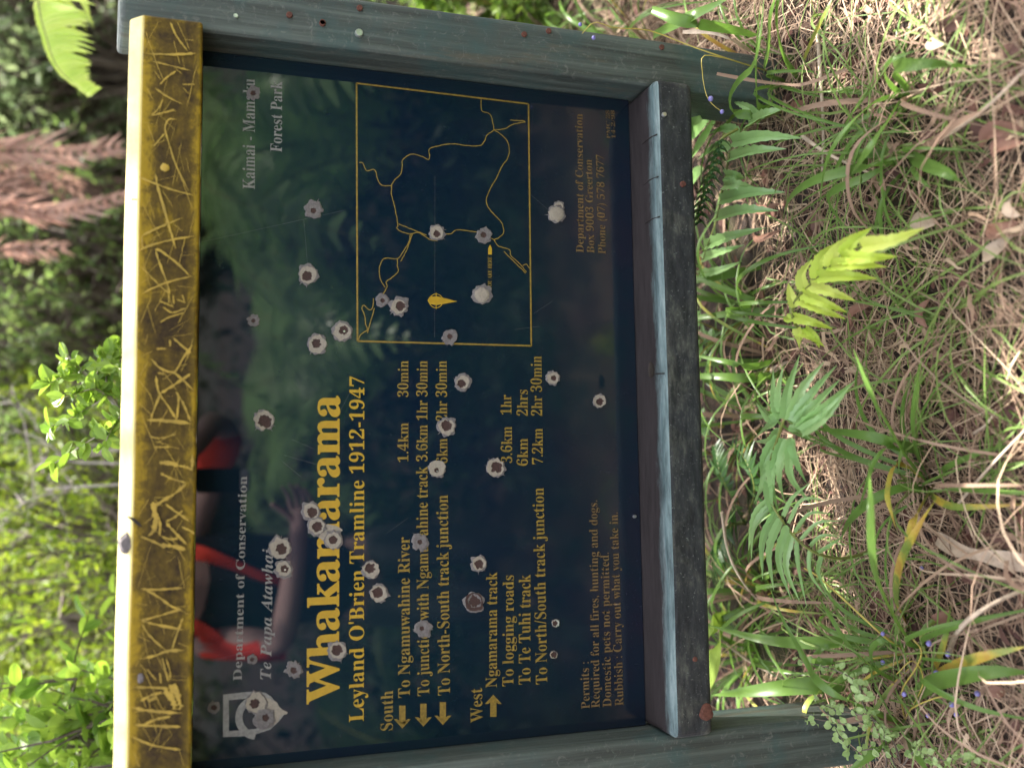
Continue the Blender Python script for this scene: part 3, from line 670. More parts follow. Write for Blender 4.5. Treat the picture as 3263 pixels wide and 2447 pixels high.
def shrub(kind, label, loc, rz=0, sc=1.0, group=None, cat='shrub', name='leafy_shrub'):
    t = thing(name, label, cat, loc, group); t.rotation_euler = (0, 0, rz); t.scale = (sc, sc, sc)
    if kind not in KIND:
        a, b = SPEC[kind][0], SPEC[kind][1]; wd, lf = shrub_parts(*a)
        w_, l_ = wd.build('branches', 'bark'), lf.build('crown', b, smooth=False); KIND[kind] = (w_, l_)
    else:
        w_, l_ = (o.copy() for o in KIND[kind])
        COL.objects.link(w_); COL.objects.link(l_)
    for o in (w_, l_): o.parent = t; o.matrix_parent_inverse = Matrix.Identity(4)
    return t
SPEC = {'dense': ((11, 1.9, .75, 330, 13, .034, .016), 'bush'), 'dark': ((23, 2.0, .85, 300, 12, .05, .022), 'bush_dark'),
        'feathery': ((31, 1.9, .7, 380, 20, .040, .009, .2, .3, .7), 'bush_light'), 'round': ((47, 1.5, .30, 120, 8, .050, .037, .15, .4, .5), 'bush_bright')}

# ------------------------------------------------------------------ background bush, seen above the beam
def bgpos(py, Y, px=200):
    p = at(px, py, Y); return V((p.x, Y, gz(p.x, Y)))
shrub('dense', 'mid green small leaved shrub behind the middle of the yellow beam', bgpos(1020, 2.5), .4, 1.0)
shrub('dense', 'mid green small leaved shrub between the grey dead branches and the tree fern', bgpos(1330, 3.3), 2.1, 1.12)
shrub('dark', 'dark shrub behind the bright drooping fern frond', bgpos(190, 2.7), 1.0, 1.0)
shrub('dark', 'dark shrub in the shade directly behind the hanging brown fronds', bgpos(600, 3.2), 2.6, 1.05)
shrub('dark', 'dark shrub deep behind the right hand post top', bgpos(-160, 3.3), 4.0, 1.1)
shrub('dark', 'dark shrub half hidden behind the grey dead branches', bgpos(1520, 3.6), 5.0, 1.15)
shrub('feathery', 'yellow green feathery shrub standing behind the left part of the yellow beam', bgpos(1790, 1.75), .2, .86)
shrub('feathery', 'pale feathery shrub nearest the left edge behind the round leaved sapling', bgpos(2330, 2.3), 1.7, 1.0)
shrub('feathery', 'tall pale feathery shrub behind the dead branches', bgpos(1620, 2.8), 3.2, 1.02)
shrub('dark', 'dark shrub at the back between the feathery shrubs', bgpos(2050, 3.6), .7, 1.2)
shrub('dense', 'small leaved shrub at the back behind the drooping fern frond', bgpos(330, 3.9), 5.5, 1.3)
shrub('round', 'sapling with bright round leaves close behind the left end of the yellow beam', V((-.14, .74, ZG)), .9, .93, None, 'sapling', 'sapling')
shrub('round', 'young sapling with bright round leaves just below the feathery shrub tops', V((-.62, 1.7, ZG)), 2.9, 1.1, None, 'sapling', 'sapling')

def sapling_twig():
    t = thing('leafy_sapling', 'slender sapling with a purplish twig of bright yellow green leaves above the beam', 'sapling', (.50, .55, gz(.5, .55)))
    r = random.Random(4); wd, lf = MB(), MB(); Y = .42
    main = bez([V((.50, .55, ZG-.03)), V((.49, .5, .2)), at(560, 1400, Y), at(345, 1262, Y), at(270, 1190, Y), at(210, 1130, Y)], 30); wd.tube(main, .007, .002, 6)
    tw = [main]
    for a, b, c in (((345,1262),(300,1240),(205,1265)), ((345,1262),(230,1330),(160,1360)), ((420,1330),(300,1395),(175,1475)), ((300,1215),(330,1150),(390,1110)), ((345,1262),(340,1180),(385,1175)), ((270,1190),(215,1195),(160,1220)), ((440,1330),(380,1330),(330,1420)), ((390,1300),(395,1220),(380,1090))):
        P = bez([at(*a, Y), at(*b, Y+r.uniform(-.05, .05)), at(*c, Y+r.uniform(-.1, .1))], 10); wd.tube(P, .0022, .0008, 4); tw.append(P)
    for P in tw:
        s0 = 18 if P is main else 2
        for i in range(s0, len(P)):
            for k in range(2 if P is main else 3):
                d = (rvec(r)+V((0, -.1, .25))).normalized(); ln = r.uniform(.022, .036)
                leafq(lf, P[i], d, (rvec(r)*.8+V((0, -.5, .7))).normalized(), ln, ln*.62)
    wd.build('stem', 'twig', t); lf.build('leaves', 'bush_bright', t, False)
sapling_twig()

def dead_branches():
    r = random.Random(9)
    t = thing('dead_shrub', 'leafless grey branches of a dead shrub behind the beam', 'shrub', tuple(bgpos(1500, 1.5)))
    mb = MB(); Y = 1.45; root = bgpos(1480, 1.5)+V((0, 0, -.05))
    def br(pts, r0):
        P = bez(pts, 14); mb.tube(P, r0, r0*.25, 6)
        for i in range(4, 14, 2):
            d = ((P[i]-P[i-1]).normalized()+rvec(r)*.9).normalized(); l = r.uniform(.06, .2)
            mb.tube(bez([P[i], P[i]+d*l*.5+rvec(r)*.02, P[i]+d*l+rvec(r)*.03], 6), r0*.4, r0*.12, 4)
    for pts in ([(330,1480),(160,1560),(60,1600),(0,1650)], [(300,1500),(110,1520),(90,1400),(60,1290),(-60,1220)], [(310,1500),(190,1440),(60,1380),(-40,1400)], [(280,1520),(120,1600),(60,1700),(-30,1760)], [(330,1470),(220,1570),(90,1620),(20,1560),(-50,1540)], [(300,1480),(150,1420),(110,1330),(20,1290),(-70,1310)]):
        br([root+V((r.uniform(-.3, .3), r.uniform(-.1, .2), 0))]+[at(x+r.uniform(-10, 30), y+r.uniform(-90, 90)*(1 if i_ == 0 else .15), Y+r.uniform(-.1, .15)) for i_, (x, y) in enumerate(pts)], .0042)
    mb.build('branches', 'twig', t)
dead_branches()

FR = random.Random(21)
def tree_fern(label, base, top, n, flen, dead, extra=None, seed=1, mat='fern'):
    t = thing('tree_fern', label, 'tree fern', base); r = random.Random(seed)
    mb = MB(); P = bez([V(base)+V((0, 0, -.1)), V(base).lerp(V(top), .5)+V((.04, .02, 0)), V(top)], 24)
    rows = []
    for i, p in enumerate(P):
        ring = []
        for k in range(16):
            a = 6.283*k/16; rr_ = (.075-.02*i/24)*(1+.35*noise.noise(V((math.cos(a)*3, math.sin(a)*3, i*1.7+seed)))+.15*((k+i) % 2)); ring.append(p+V((math.cos(a)*rr_, math.sin(a)*rr_, 0)))
        rows.append(ring+[ring[0]])
    mb.quadstrip(rows); mb.build('trunk', 'trunk', t, False)
    T = V(top)
    for k in range(n):
        a = 6.283*k/n+r.uniform(-.2, .2); d = V((math.cos(a), math.sin(a), 0)); l = flen*r.uniform(.85, 1.1); m = MB()
        bifrond(m, [T, T+d*l*.35+V((0, 0, l*.28)), T+d*l*.75+V((0, 0, l*.18)), T+d*l+V((0, 0, -l*.15))], 20, lambda u: l*.24*math.sin(math.pi*min(1, .12+u*.88))**.8, leaflets=9, lw=.016, rng=r)
        m.build('frond', [mat, 'rachis'], t, False)
    for pts, wid, np_ in dead:
        m = MB(); frond(m, pts, int(np_*.62), lambda u: wid*r.uniform(.6, 1.25)*(.35+.65*math.sin(math.pi*min(1, u*.85+.1))), ang=44, w=.015, nrm=V((r.uniform(-.4, .4), -1, .1)), droop=.5, u0=.03, rng=r, r0=.005, sweep=.6, wav=.004)
        m.build('dead_frond', ['fern_dead', 'rachis_dead'], t, False)
    return t
DT = bgpos(650, 2.3); DTOP = V((DT.x-.02, 2.2, 2.1))
def hang(pp_, Y): return [DTOP]+[at(x, y, Y) for x, y in pp_]
tree_fern('tree fern with brown dead fronds hanging in a curtain down its trunk', DT, DTOP, 6, 1.0,
  [(hang([(-160,470),(0,482),(120,482),(250,490),(385,468)], 1.75), .085, 34), (hang([(-160,590),(0,560),(90,545),(170,560),(260,610)], 1.9), .05, 26),
   (hang([(-160,600),(0,600),(100,590),(220,612)], 1.85), .045, 22), (hang([(-160,660),(0,655),(150,675),(270,660),(400,625)], 1.7), .055, 34), (hang([(-160,700),(0,672),(120,680),(260,672)], 1.72), .05, 26), (hang([(-160,790),(0,795),(80,795),(210,790)], 1.7), .06, 22)], seed=3, mat='fern_dark')
def drooping_frond():
    crown = V((2.35, 1.25, 2.0)); base = V((2.4, 1.3, gz(2.4, 1.3)))
    t = tree_fern('tree fern beyond the right post with a bright drooping frond', base, crown, 5, 1.1, [], seed=8)
    m = MB(); pts = [crown, crown+V((-.25, -.05, .2)), at(90,-320,1.0), at(122,0,.95), at(146,108,.92), at(186,217,.9), at(284,306,.88)]
    nn = V((-.35, -.75, .5)).normalized()
    frond(m, pts, 62, lambda u: .15*max(.15, math.sin(math.pi*min(1, .2+u*.80)))**.8, ang=72, w=.019, nrm=nn, mul=(.16, 1.0), droop=.1, rng=FR, r0=.004, u0=.2, sweep=.35)
    f = m.build('frond', ['fern_young', 'rachis'], t, False); f['label'] = 'bright sunlit yellow green frond'
drooping_frond()
# far bush that fills the slope behind, one mass
def far_bush():
    r = random.Random(77); lf = MB()
    for k in range(15000):
        y = r.uniform(4.6, 9.5); x = r.uniform(-3.0, 6.5); n_ = noise.noise(V((x*.9, y*.9, 2)))
        z = gz(x, y)+abs(r.gauss(0, .45))*(1+n_)+.05
        d = (rvec(r)+V((0, -.2, .3))).normalized(); l = r.uniform(.06, .15); leafq(lf, V((x, y, z)), d, (rvec(r)*.6+V((0, -.4, .8))).normalized(), l, l*.42, 0 if n_ > .05 else 1)
    o = lf.build('undergrowth', ['bush', 'bush_dark'], None, False); tag(o, 'dense mixed undergrowth covering the slope far behind the sign', 'undergrowth', None, 'stuff')
far_bush()

# ------------------------------------------------------------------ strap-leaved clumps with blue berries on the ground
C3 = lambda x, y, h: atg(2100+x/1.8435, y/1.8435, h)
C6 = lambda x, y, h: atg(2100+x/1.8435, 800+y/1.8435, h)
CL = lambda x, y, h: atg(2100+x/1.902, 1600+y/1.902, h)
def clump(label, blades, fill=(), stalks=(), group=None, name='strap_leaf_clump', cat='plant'):
    p0 = blades[0][0][0]; p0 = V((p0.x, p0.y, gz(p0.x, p0.y)))
    t = thing(name, label, cat, p0, group)
    for pts, w, mt in blades:
        m = MB(); m.blade(bez(pts, 18), w*1.08, fold=.35, prof=lambda u: (min(1, .6+u*1.6)*(1-u**3.0))+.02); o = m.build('leaf', mt, t)
    r = random.Random(len(label))
    for k in range(int(fill[0]*1.6) if fill else 0):
        a = r.uniform(0, 6.283); l = r.uniform(fill[1], fill[2]); d = V((math.cos(a), math.sin(a), 0)); b = p0+d*.012+V((0, 0, -.01))
        m = MB(); up = r.uniform(.35, .8)
        m.blade(bez([b, b+d*l*.35+V((0, 0, l*up*.6)), b+d*l*.75+V((0, 0, l*up*.6)), b+d*l+V((0, 0, l*up*.2))], 14), r.uniform(.005, .011), fold=.35)
        m.build('leaf', r.choice(['dianella']*7+['dry', 'dry', 'strap_yellow']), t)
    for pts, w, bs in stalks:
        m = MB(); P = bez(pts, 16); m.tube(P, w, w*.5, 5)
        o = m.build('berry_stalk', 'stalk', t)
        for b in bs:
            mm = MB(); mm.sphere(b, r.uniform(.003, .0046), 0, 10, 7, (1, 1, .9)); mm.build('berry', 'berry', o)
DI, SY = 'dianella', 'strap_yellow'
clump('strap leaved clump with a looped leaf at the foot of the right post', [
 ([C3(700,480,0), C3(660,620,.05), C3(560,680,.10), C3(440,650,.13), C3(425,570,.15), C3(480,470,.17), C3(560,390,.19), C3(600,200,.20), C3(620,-60,.18)], .015, DI),
 ([C3(690,520,0), C3(650,640,.04), C3(590,620,.09), C3(575,480,.14), C3(580,250,.18), C3(600,0,.2)], .013, DI),
 ([C3(830,460,0), C3(760,360,.06), C3(705,200,.12), C3(700,40,.15), C3(720,-60,.15)], .016, DI),
 ([C3(835,460,0), C3(850,380,.04), C3(910,230,.08), C3(975,90,.1), C3(1030,-30,.1)], .012, SY),
 ([C3(620,420,.04), C3(650,300,.09), C3(660,120,.14), C3(690,-30,.16)], .022, DI),
 ([C3(-40,60,.26), C3(100,110,.24), C3(250,145,.2), C3(500,190,.1), C3(640,240,0)], .017, DI),
 ([C3(-30,210,.2), C3(150,120,.22), C3(300,50,.2), C3(480,-40,.16)], .017, DI)], (9, .15, .3),
 [([C3(640,420,.02), C3(400,345,.16), C3(180,270,.22), C3(-60,180,.28), at(1960,90,-.15), at(1895,72,-.15), at(1855,108,-.14)], .0012, [at(1892,121,-.14), at(1849,79,-.15)]),
  ([C3(400,345,.16), C3(262,330,.2), C3(255,430,.2), C3(275,550,.2), C3(310,610,.2), C3(375,662,.19)], .0009, [C3(303,582,.205), C3(370,658,.195)])])
clump('strap leaved clump with arching green blades to the right of the yellow green frond', [
 ([C3(1440,560,0), C3(1370,500,.06), C3(1330,420,.10), C3(1380,350,.12), C3(1540,288,.1)], .010, DI),
 ([C3(1500,560,0), C3(1440,480,.05), C3(1385,400,.09), C3(1480,385,.13), C3(1640,378,.12), C3(1860,398,.05)], .018, DI),
 ([C3(1440,560,0), C3(1280,600,.07), C3(1120,740,.13), C3(1000,920,.15), C3(955,1120,.13), C3(945,1300,.09)], .009, DI),
 ([C3(1440,570,0), C3(1370,680,.07), C3(1280,820,.12), C3(1200,930,.13), C3(1110,1050,.10)], .016, DI)], (7, .1, .22))
clump('small strap leaved tuft with orange tipped leaf in the dry grass', [
 ([C3(1465,900,0), C3(1560,960,.06), C3(1700,1020,.08), C3(1850,1120,.04)], .017, DI),
 ([C3(1440,925,0), C3(1300,970,.06), C3(1100,1010,.11), C3(900,1070,.13), C3(770,1170,.11), C3(720,1320,.06)], .015, DI),
 ([C3(1440,935,0), C3(1230,1040,.06), C3(1010,1140,.08), C3(1050,1270,.06), C3(1150,1400,.03)], .012, DI),
 ([C3(1480,940,0), C3(1510,1020,.05), C3(1600,1110,.05)], .009, DI), ([C3(1455,890,0), C3(1600,850,.05), C3(1750,730,.08), C3(1920,640,.09)], .012, 'dry'), ([C3(1455,890,0), C3(1390,860,.04), C3(1150,1240,.03)], .008, 'dry')], (6, .08, .18))
clump('strap leaved clump with long criss crossing blades below the two green fronds', [
 ([C6(1600,1370,0), C6(1470,1220,.07), C6(1360,1030,.14), C6(1250,830,.19), C6(1140,570,.2)], .017, DI),
 ([C6(1600,1370,0), C6(1530,1200,.06), C6(1500,1020,.11), C6(1515,820,.13), C6(1545,630,.1)], .013, DI),
 ([C6(1580,1180,0), C6(1420,1130,.08), C6(1200,1080,.12), C6(900,1040,.12)], .017, DI),
 ([C6(1590,1370,0), C6(1400,1150,.08), C6(1280,1220,.12), C6(1220,1380,.12), C6(1160,1570,.08)], .010, DI),
 ([C6(1590,1380,0), C6(1420,1400,.05), C6(1250,1470,.09), C6(1120,1590,.09), C6(1060,1720,.05)], .016, DI),
 ([C6(1600,1380,0), C6(1420,1240,.06), C6(1350,1400,.1), C6(1370,1540,.1), C6(1410,1680,.06)], .013, SY),
 ([C6(1610,1390,0), C6(1560,1480,.04), C6(1500,1590,.08), C6(1440,1720,.08)], .019, SY),
 ([C6(1575,1400,.0), C6(1640,1460,.04), C6(1740,1500,.06), C6(1920,1500,.05), C6(2160,1485,.02)], .010, SY)], (9, .12, .26))
clump('large strap leaved clump with blue berries at the foot of the left post', [
 ([CL(1570,900,0), CL(1440,700,.1), CL(1340,480,.18), CL(1300,250,.22), CL(1290,-20,.22), CL(1270,-260,.18)], .021, DI),
 ([CL(1520,760,0), CL(1450,600,.06), CL(1470,380,.12), CL(1560,180,.14), CL(1680,-20,.1)], .017, SY),
 ([CL(1465,1325,0), CL(1250,1240,.10), CL(1060,1150,.15), CL(950,1060,.16), CL(920,1000,.15), CL(830,840,.14), CL(740,680,.15), CL(650,460,.13)], .016, DI),
 ([CL(1460,1080,0), CL(1290,990,.06), CL(1150,850,.1), CL(1050,700,.12), CL(960,560,.1)], .015, DI),
 ([CL(1500,1250,0), CL(1640,1110,.06), CL(1850,1050,.08), CL(2060,1025,.07), CL(2260,1030,.04)], .022, DI),
 ([CL(1600,1130,0), CL(1760,1020,.05), CL(1950,940,.08), CL(2240,870,.06)], .017, SY),
 ([CL(1500,1330,0), CL(1420,1430,.05), CL(1300,1520,.1), CL(1130,1640,.12)], .022, DI),
 ([CL(1500,1400,0), CL(1560,1500,.05), CL(1640,1640,.07)], .022, DI),
 ([CL(1470,1100,0), CL(1330,1010,.07), CL(1290,900,.1), CL(1360,840,.1), CL(1510,895,.05)], .011, DI),
 ([CL(1120,1080,0), CL(980,1150,.07), CL(900,1230,.1), CL(890,1310,.1), CL(950,1395,.06)], .014, SY),
 ([CL(1200,1100,0), CL(900,1110,.08), CL(600,1140,.13), CL(320,1170,.15)], .026, DI), ([CL(1250,830,0), CL(950,850,.07), CL(640,830,.12), CL(300,745,.14)], .019, 'dianella'),
 ([CL(1150,1080,0), CL(1050,960,.05), CL(930,985,.08), CL(1000,880,.08), CL(1110,860,.05)], .014, DI),
 ([CL(1640,1060,0), CL(1700,950,.05), CL(1745,800,.07), CL(1770,620,.05)], .012, SY), ([CL(1480,1350,0), CL(1300,1300,.07), CL(1080,1330,.1), CL(960,1230,.1)], .010, 'dry')],
 (12, .12, .3), [
 ([CL(1490,1320,.0), CL(1530,1250,.05), CL(1660,1190,.08), CL(1760,1170,.07)], .0014, [CL(1630,1292,.05), CL(1800,1285,.05), CL(1930,1158,.05), CL(1775,1225,.05)]),
 ([CL(1490,1320,.0), CL(1470,1150,.05), CL(1560,1000,.09), CL(1590,900,.1), CL(1540,830,.1)], .0014, [CL(1680,1036,.06), CL(1635,855,.08), CL(1750,920,.06), CL(1355,970,.07)]),
 ([CL(1480,1330,.0), CL(1600,1100,.07), CL(1540,960,.1), CL(1440,1040,.1)], .0011, [CL(1485,1162,.08)]),
 ([CL(1500,900,0), CL(1350,800,.06), CL(1000,480,.09), CL(880,400,.08)], .0022, [CL(1356,797,.07), CL(1590,400,.05)])])
clump('dark strap leaved tuft growing behind the middle of the bottom rail', [
 ([C6(700,640,0), C6(560,680,.08), C6(400,650,.13), C6(150,600,.15)], .012, DI), ([C6(720,730,0), C6(520,745,.08), C6(300,735,.12), C6(60,740,.12)], .015, DI), ([C6(760,350,0), C6(500,360,.06), C6(240,390,.1), C6(60,400,.1)], .012, DI), ([C6(700,330,0), C6(480,260,.06), C6(260,170,.1), C6(100,90,.1)], .012, DI), ([C6(600,100,0), C6(400,140,.06), C6(220,170,.09), C6(60,170,.1)], .016, DI)], (8, .15, .3))
for i, (x, y, lb) in enumerate(((.2, .55, 'strap leaved tuft in the shade behind the left half of the sign'), (1.45, .8, 'strap leaved tuft beyond the right post among bark litter'), (1.25, .35, 'green strap leaved tuft right behind the right post'), (.75, .6, 'strap leaved tuft in the shade behind the right half of the sign'))):
    p = V((x, y, gz(x, y))); clump(lb, [([p, p+V((.05, -.02, .15)), p+V((.15, -.06, .2)), p+V((.28, -.1, .12))], .015, DI)], (15, .2, .42))

for px, py, lb, nf in ((2420, 1330, 'dark strap leaved tuft in the litter left of the herb under the rail', 16), (2440, 1880, 'thick strap leaved tuft in the shade under the left third of the rail', 26), (2400, 2080, 'strap leaved tuft in the shade next to the left post', 24), (2390, 980, 'short strap leaved tuft in the litter under the middle of the rail', 16)):
    p = atg(px, py); clump(lb, [([p, p+V((.03, -.01, .08)), p+V((.09, -.05, .13)), p+V((.16, -.08, .10))], .014, DI)], (nf, .14, .30))

# ------------------------------------------------------------------ ferns around the sign
def fern(label, fronds, base, cat='fern', mats='fern'):
    t = thing('fern', label, cat, base); r = random.Random(len(label)*3)
    for pts, n, L, kw in fronds:
        m = MB(); kw = dict(kw); mt = kw.pop('mt', mats); frond(m, pts, n, L, rng=r, **kw); m.build('frond', [mt, 'rachis'], t, False)
    return t
C5 = lambda x, y, h: atg(2040+x/1.357, y/1.357, h)
C7 = lambda x, y, h: atg(2040+x/1.357, 1223+y/1.357, h)
def leaflet(m, pts, w, nrm, k=0):
    """one fern leaflet: wide base, long drawn-out tip, wavy margin"""
    P = bez(pts, 16); m.blade(P, w, nrm, lambda u: max(.03, (min(1, .72+u*1.5)*(1-u**1.5)**.9)*(1+.14*math.sin(u*46+k))), .75)
def traced_fern(label, F, fronds, base):
    t = thing('fern', label, 'fern', V((base.x, base.y, gz(base.x, base.y))))
    for rach, leaves, mt, nrm in fronds:
        m = MB(); m.tube(bez([F(*p) for p in rach], 30), .0026, .0010, 5, 1)
        for k, (w, *pts) in enumerate(leaves): leaflet(m, [F(*p) for p in pts], w*(.80 if mt == 'fern' else .70), (nrm+rvec(random.Random(k))*.35).normalized(), k*1.7)
        m.build('frond', [mt, 'rachis'], t, False)
NC = V((-.05, -.7, .7)).normalized()
H1, H2 = .17, .145
traced_fern('young yellow green fern frond glowing in a patch of sunlight before the rail', C5, [
 ([(760,1480,.0),(745,1470,.08),(700,1440,.14),(660,1380,H1),(665,1310,H1),(715,1250,H1),(790,1180,H1),(870,1110,H1),(960,1060,H1),(1060,1030,.16)],
  [(.019,(690,1440,H1),(740,1460,H1),(798,1500,H2)), (.024,(668,1370,H1),(740,1390,H1+.01),(832,1422,H2)), (.026,(690,1300,H1),(780,1340,H1+.01),(888,1380,H2)), (.026,(705,1270,H1),(800,1310,H1+.01),(893,1350,H2)), (.027,(740,1235,H1),(830,1265,H1+.01),(930,1300,H2)),
   (.030,(770,1200,H1),(890,1195,H1+.012),(1025,1206,H2)), (.030,(820,1155,H1),(930,1150,H1+.012),(1066,1155,H2)), (.030,(870,1115,H1),(980,1115,H1+.012),(1112,1110,H2)), (.034,(960,1070,H1),(1080,1045,H1+.01),(1230,986,H2)),
   (.024,(670,1330,H1),(650,1280,H1),(640,1225,H2)), (.020,(660,1370,H1),(640,1380,H1),(618,1375,H2)), (.022,(680,1420,H1),(690,1460,H1),(690,1510,H2)), (.028,(715,1255,H1),(700,1190,H1),(745,1120,H2)), (.030,(765,1205,H1),(780,1120,H1),(850,1050,H2)), (.030,(820,1155,H1),(850,1080,H1),(935,1005,H2)), (.028,(880,1100,H1),(930,1040,H1),(1000,985,H2)), (.018,(715,1420,H1),(760,1460,H1),(775,1505,H2))], 'fern_young', NC)], C5(760, 1480, 0))
A_, B_ = .20, .14
traced_fern('glossy green fern frond with long drooping leaflets arching below the bottom rail', C7, [
 ([(1000,715,.0),(960,735,.05),(870,755,.10),(770,735,.15),(690,685,.18),(620,600,A_),(570,520,.205),(548,440,.21),(560,340,.215),(590,240,.215),(612,170,.21)],
  [(.019,(575,520,A_),(500,620,.19),(480,765,B_)), (.018,(590,550,A_),(530,680,.19),(530,845,B_)), (.018,(610,580,A_),(560,720,.19),(578,895,B_)), (.017,(635,610,A_),(600,760,.18),(652,930,B_)), (.016,(655,640,.19),(630,790,.17),(690,942,.12)), (.012,(680,670,.18),(690,800,.16),(722,972,.11)), (.010,(735,715,.16),(740,820,.15),(816,936,.10)), (.010,(785,738,.14),(770,810,.13),(802,892,.09)), (.019,(560,500,A_),(495,580,.19),(468,720,B_)),
   (.008,(640,600,A_),(700,500,.20),(812,503,.17)), (.008,(668,640,.19),(735,560,.19),(836,563,.16)), (.008,(695,672,.18),(770,600,.18),(868,592,.15)), (.008,(735,700,.16),(790,655,.16),(872,662,.13)), (.008,(770,728,.15),(830,690,.15),(880,655,.12)), (.010,(620,570,A_),(660,490,A_),(745,420,.18)),
   (.020,(600,225,.215),(535,330,.21),(535,490,.16)), (.019,(620,235,.215),(575,380,.21),(572,535,.16)), (.019,(640,240,.215),(605,380,.21),(625,515,.16)), (.018,(655,235,.215),(650,390,.21),(745,525,.16)), (.018,(585,290,.215),(540,400,.20),(500,520,.16)), (.016,(560,380,.21),(530,450,.2),(490,520,.17)), (.017,(650,250,.215),(680,340,.21),(720,430,.17)), (.020,(570,330,.215),(570,430,.21),(600,560,.17)), (.020,(556,420,.21),(560,500,.21),(590,620,.18))], 'fern', NC),
 ([(585,280,.214),(600,220,.216),(620,160,.215),(660,90,.20),(700,20,.18)],
  [(.021,(598,160,.215),(560,185,.21),(497,235,.17)), (.021,(600,130,.215),(560,150,.21),(500,80,.18)), (.020,(605,150,.215),(580,70,.21),(575,-60,.18)), (.021,(625,150,.215),(640,30,.21),(690,-125,.17)), (.022,(645,155,.215),(700,20,.21),(795,-95,.17)), (.022,(660,165,.215),(740,50,.21),(850,-80,.17)), (.022,(675,175,.215),(760,90,.21),(866,-20,.17)), (.023,(690,190,.215),(800,100,.21),(930,-15,.16)), (.023,(700,205,.215),(800,140,.21),(905,10,.16)), (.018,(600,190,.215),(560,240,.2),(495,250,.17)), (.014,(640,190,.215),(690,200,.20),(740,245,.17)), (.018,(610,120,.215),(600,40,.21),(620,-80,.18))], 'fern', NC)], C7(1000, 715, 0))
traced_fern('green fern with one dark folded frond at the right end of the bottom rail', C5, [
 ([(640,480,.0),(560,500,.06),(470,545,.10),(395,640,.12),(362,800,.125),(330,950,.12),(285,1080,.10),(250,1200,.08)],
  [(.030,(470,545,.10),(540,500,.11),(630,468,.09)), (.030,(400,615,.12),(540,590,.13),(700,598,.10)), (.029,(385,690,.12),(500,655,.13),(632,645,.10)), (.026,(370,760,.125),(410,760,.125),(450,772,.10)), (.028,(366,800,.125),(420,800,.13),(500,815,.10)), (.031,(350,868,.125),(480,835,.13),(626,832,.10)), (.031,(332,945,.12),(460,912,.13),(596,912,.10)), (.028,(288,1060,.10),(400,1020,.11),(545,985,.08)), (.024,(270,1120,.09),(350,1090,.10),(450,1060,.07)), (.024,(252,1190,.08),(340,1170,.09),(440,1130,.06)),
   (.026,(430,580,.11),(370,560,.11),(300,580,.08)), (.026,(395,640,.12),(330,640,.12),(250,690,.08)), (.024,(520,520,.08),(470,470,.1),(400,440,.08))], 'fern', NC),
 ([(420,560,.13),(345,610,.17),(320,700,.18),(285,800,.18),(260,890,.17),(248,960,.15)],
  [(.010, (350-4.6*k+(-1)**k*4, 600+16*k, .18), (350-4.6*k+(-1)**k*26, 612+16*k, .165), (350-4.6*k+(-1)**k*46, 640+16*k, .14)) for k in range(23)]+[(.009, (352-4.6*k, 605+16*k, .18), (352-4.6*k-(-1)**k*16, 622+16*k, .185), (352-4.6*k-(-1)**k*30, 646+16*k, .17)) for k in range(23)], 'fern_dark', V((-.6, -.5, .6)).normalized())], C5(640, 480, 0))
b4 = C6(420, 1450, 0)
fern('dark green fern in the shade under the left half of the rail', [
 ([C6(500,1600,.0), C6(430,1450,.07), C6(360,1300,.1), C6(330,1150,.09)], 14, lambda u: .06*(1-.6*u), dict(ang=60, w=.013, droop=.2)),
 ([C6(500,1600,.0), C6(560,1420,.08), C6(520,1250,.1), C6(430,1120,.07)], 14, lambda u: .06*(1-.6*u), dict(ang=60, w=.013, droop=.2)),
 ([C6(500,1600,.0), CL(420,150,.08), CL(360,320,.1), CL(330,480,.08)], 14, lambda u: .07*(1-.6*u), dict(ang=60, w=.015, droop=.2))], V((b4.x, b4.y, gz(b4.x, b4.y))), mats='fern_dark')
def broadleaf(label, base, specs, mt='fern'):
    t = thing('broad_leaf_plant', label, 'plant', base)
    for pts, w in specs:
        m = MB(); P = bez(pts, 16); m.blade(P, w, fold=.3, prof=lambda u: max(.03, math.sin(math.pi*min(1, u*.93+.07))**.8)); m.build('leaf', mt, t)
p = C3(150, 900, 0)
broadleaf('plant with broad ribbed pale green leaves behind the right end of the rail', V((p.x, p.y, gz(p.x, p.y))), [([C3(330,720,.02), C3(250,860,.12), C3(140,960,.17), C3(40,1000,.15)], .05), ([C3(300,700,.03), C3(230,760,.12), C3(120,790,.17), C3(0,800,.15)], .045), ([C3(260,1000,.02), C3(200,1050,.1), C3(60,1080,.14)], .035)])
p = CL(420, 900, 0)
broadleaf('plant with bright broad ribbed leaves behind the left end of the rail', V((p.x, p.y, gz(p.x, p.y))), [([CL(420,680,.03), CL(370,850,.12), CL(330,1010,.14), CL(310,1120,.1)], .055), ([CL(420,680,.03), CL(350,740,.1), CL(260,780,.13), CL(180,800,.1)], .04)], 'bush_bright')
p = C6(330, 1100, 0)
def herbs(label, spots, mt):
    p = spots[0]; t = thing('seedling_herb', label, 'herb', V((p.x, p.y, gz(p.x, p.y)))); r = random.Random(len(label)); lf, wd = MB(), MB()
    for s_ in spots:
        for k in range(3):
            top = s_+V((r.uniform(-.04, .04), r.uniform(-.04, .04), r.uniform(.06, .13))); P = bez([V((s_.x, s_.y, gz(s_.x, s_.y)-.01)), s_.lerp(top, .6)+V((.01, 0, 0)), top], 6); wd.tube(P, .0014, .0006, 4)
            for i in range(2, 7):
                for a in range(2):
                    d = V((r.uniform(-1, 1), r.uniform(-1, 1), r.uniform(-.1, .5))).normalized(); leafq(lf, P[i], d, V((0, 0, 1)), r.uniform(.022, .042), r.uniform(.012, .020))
    wd.build('stem', 'stalk', t); lf.build('leaves', mt, t, False)
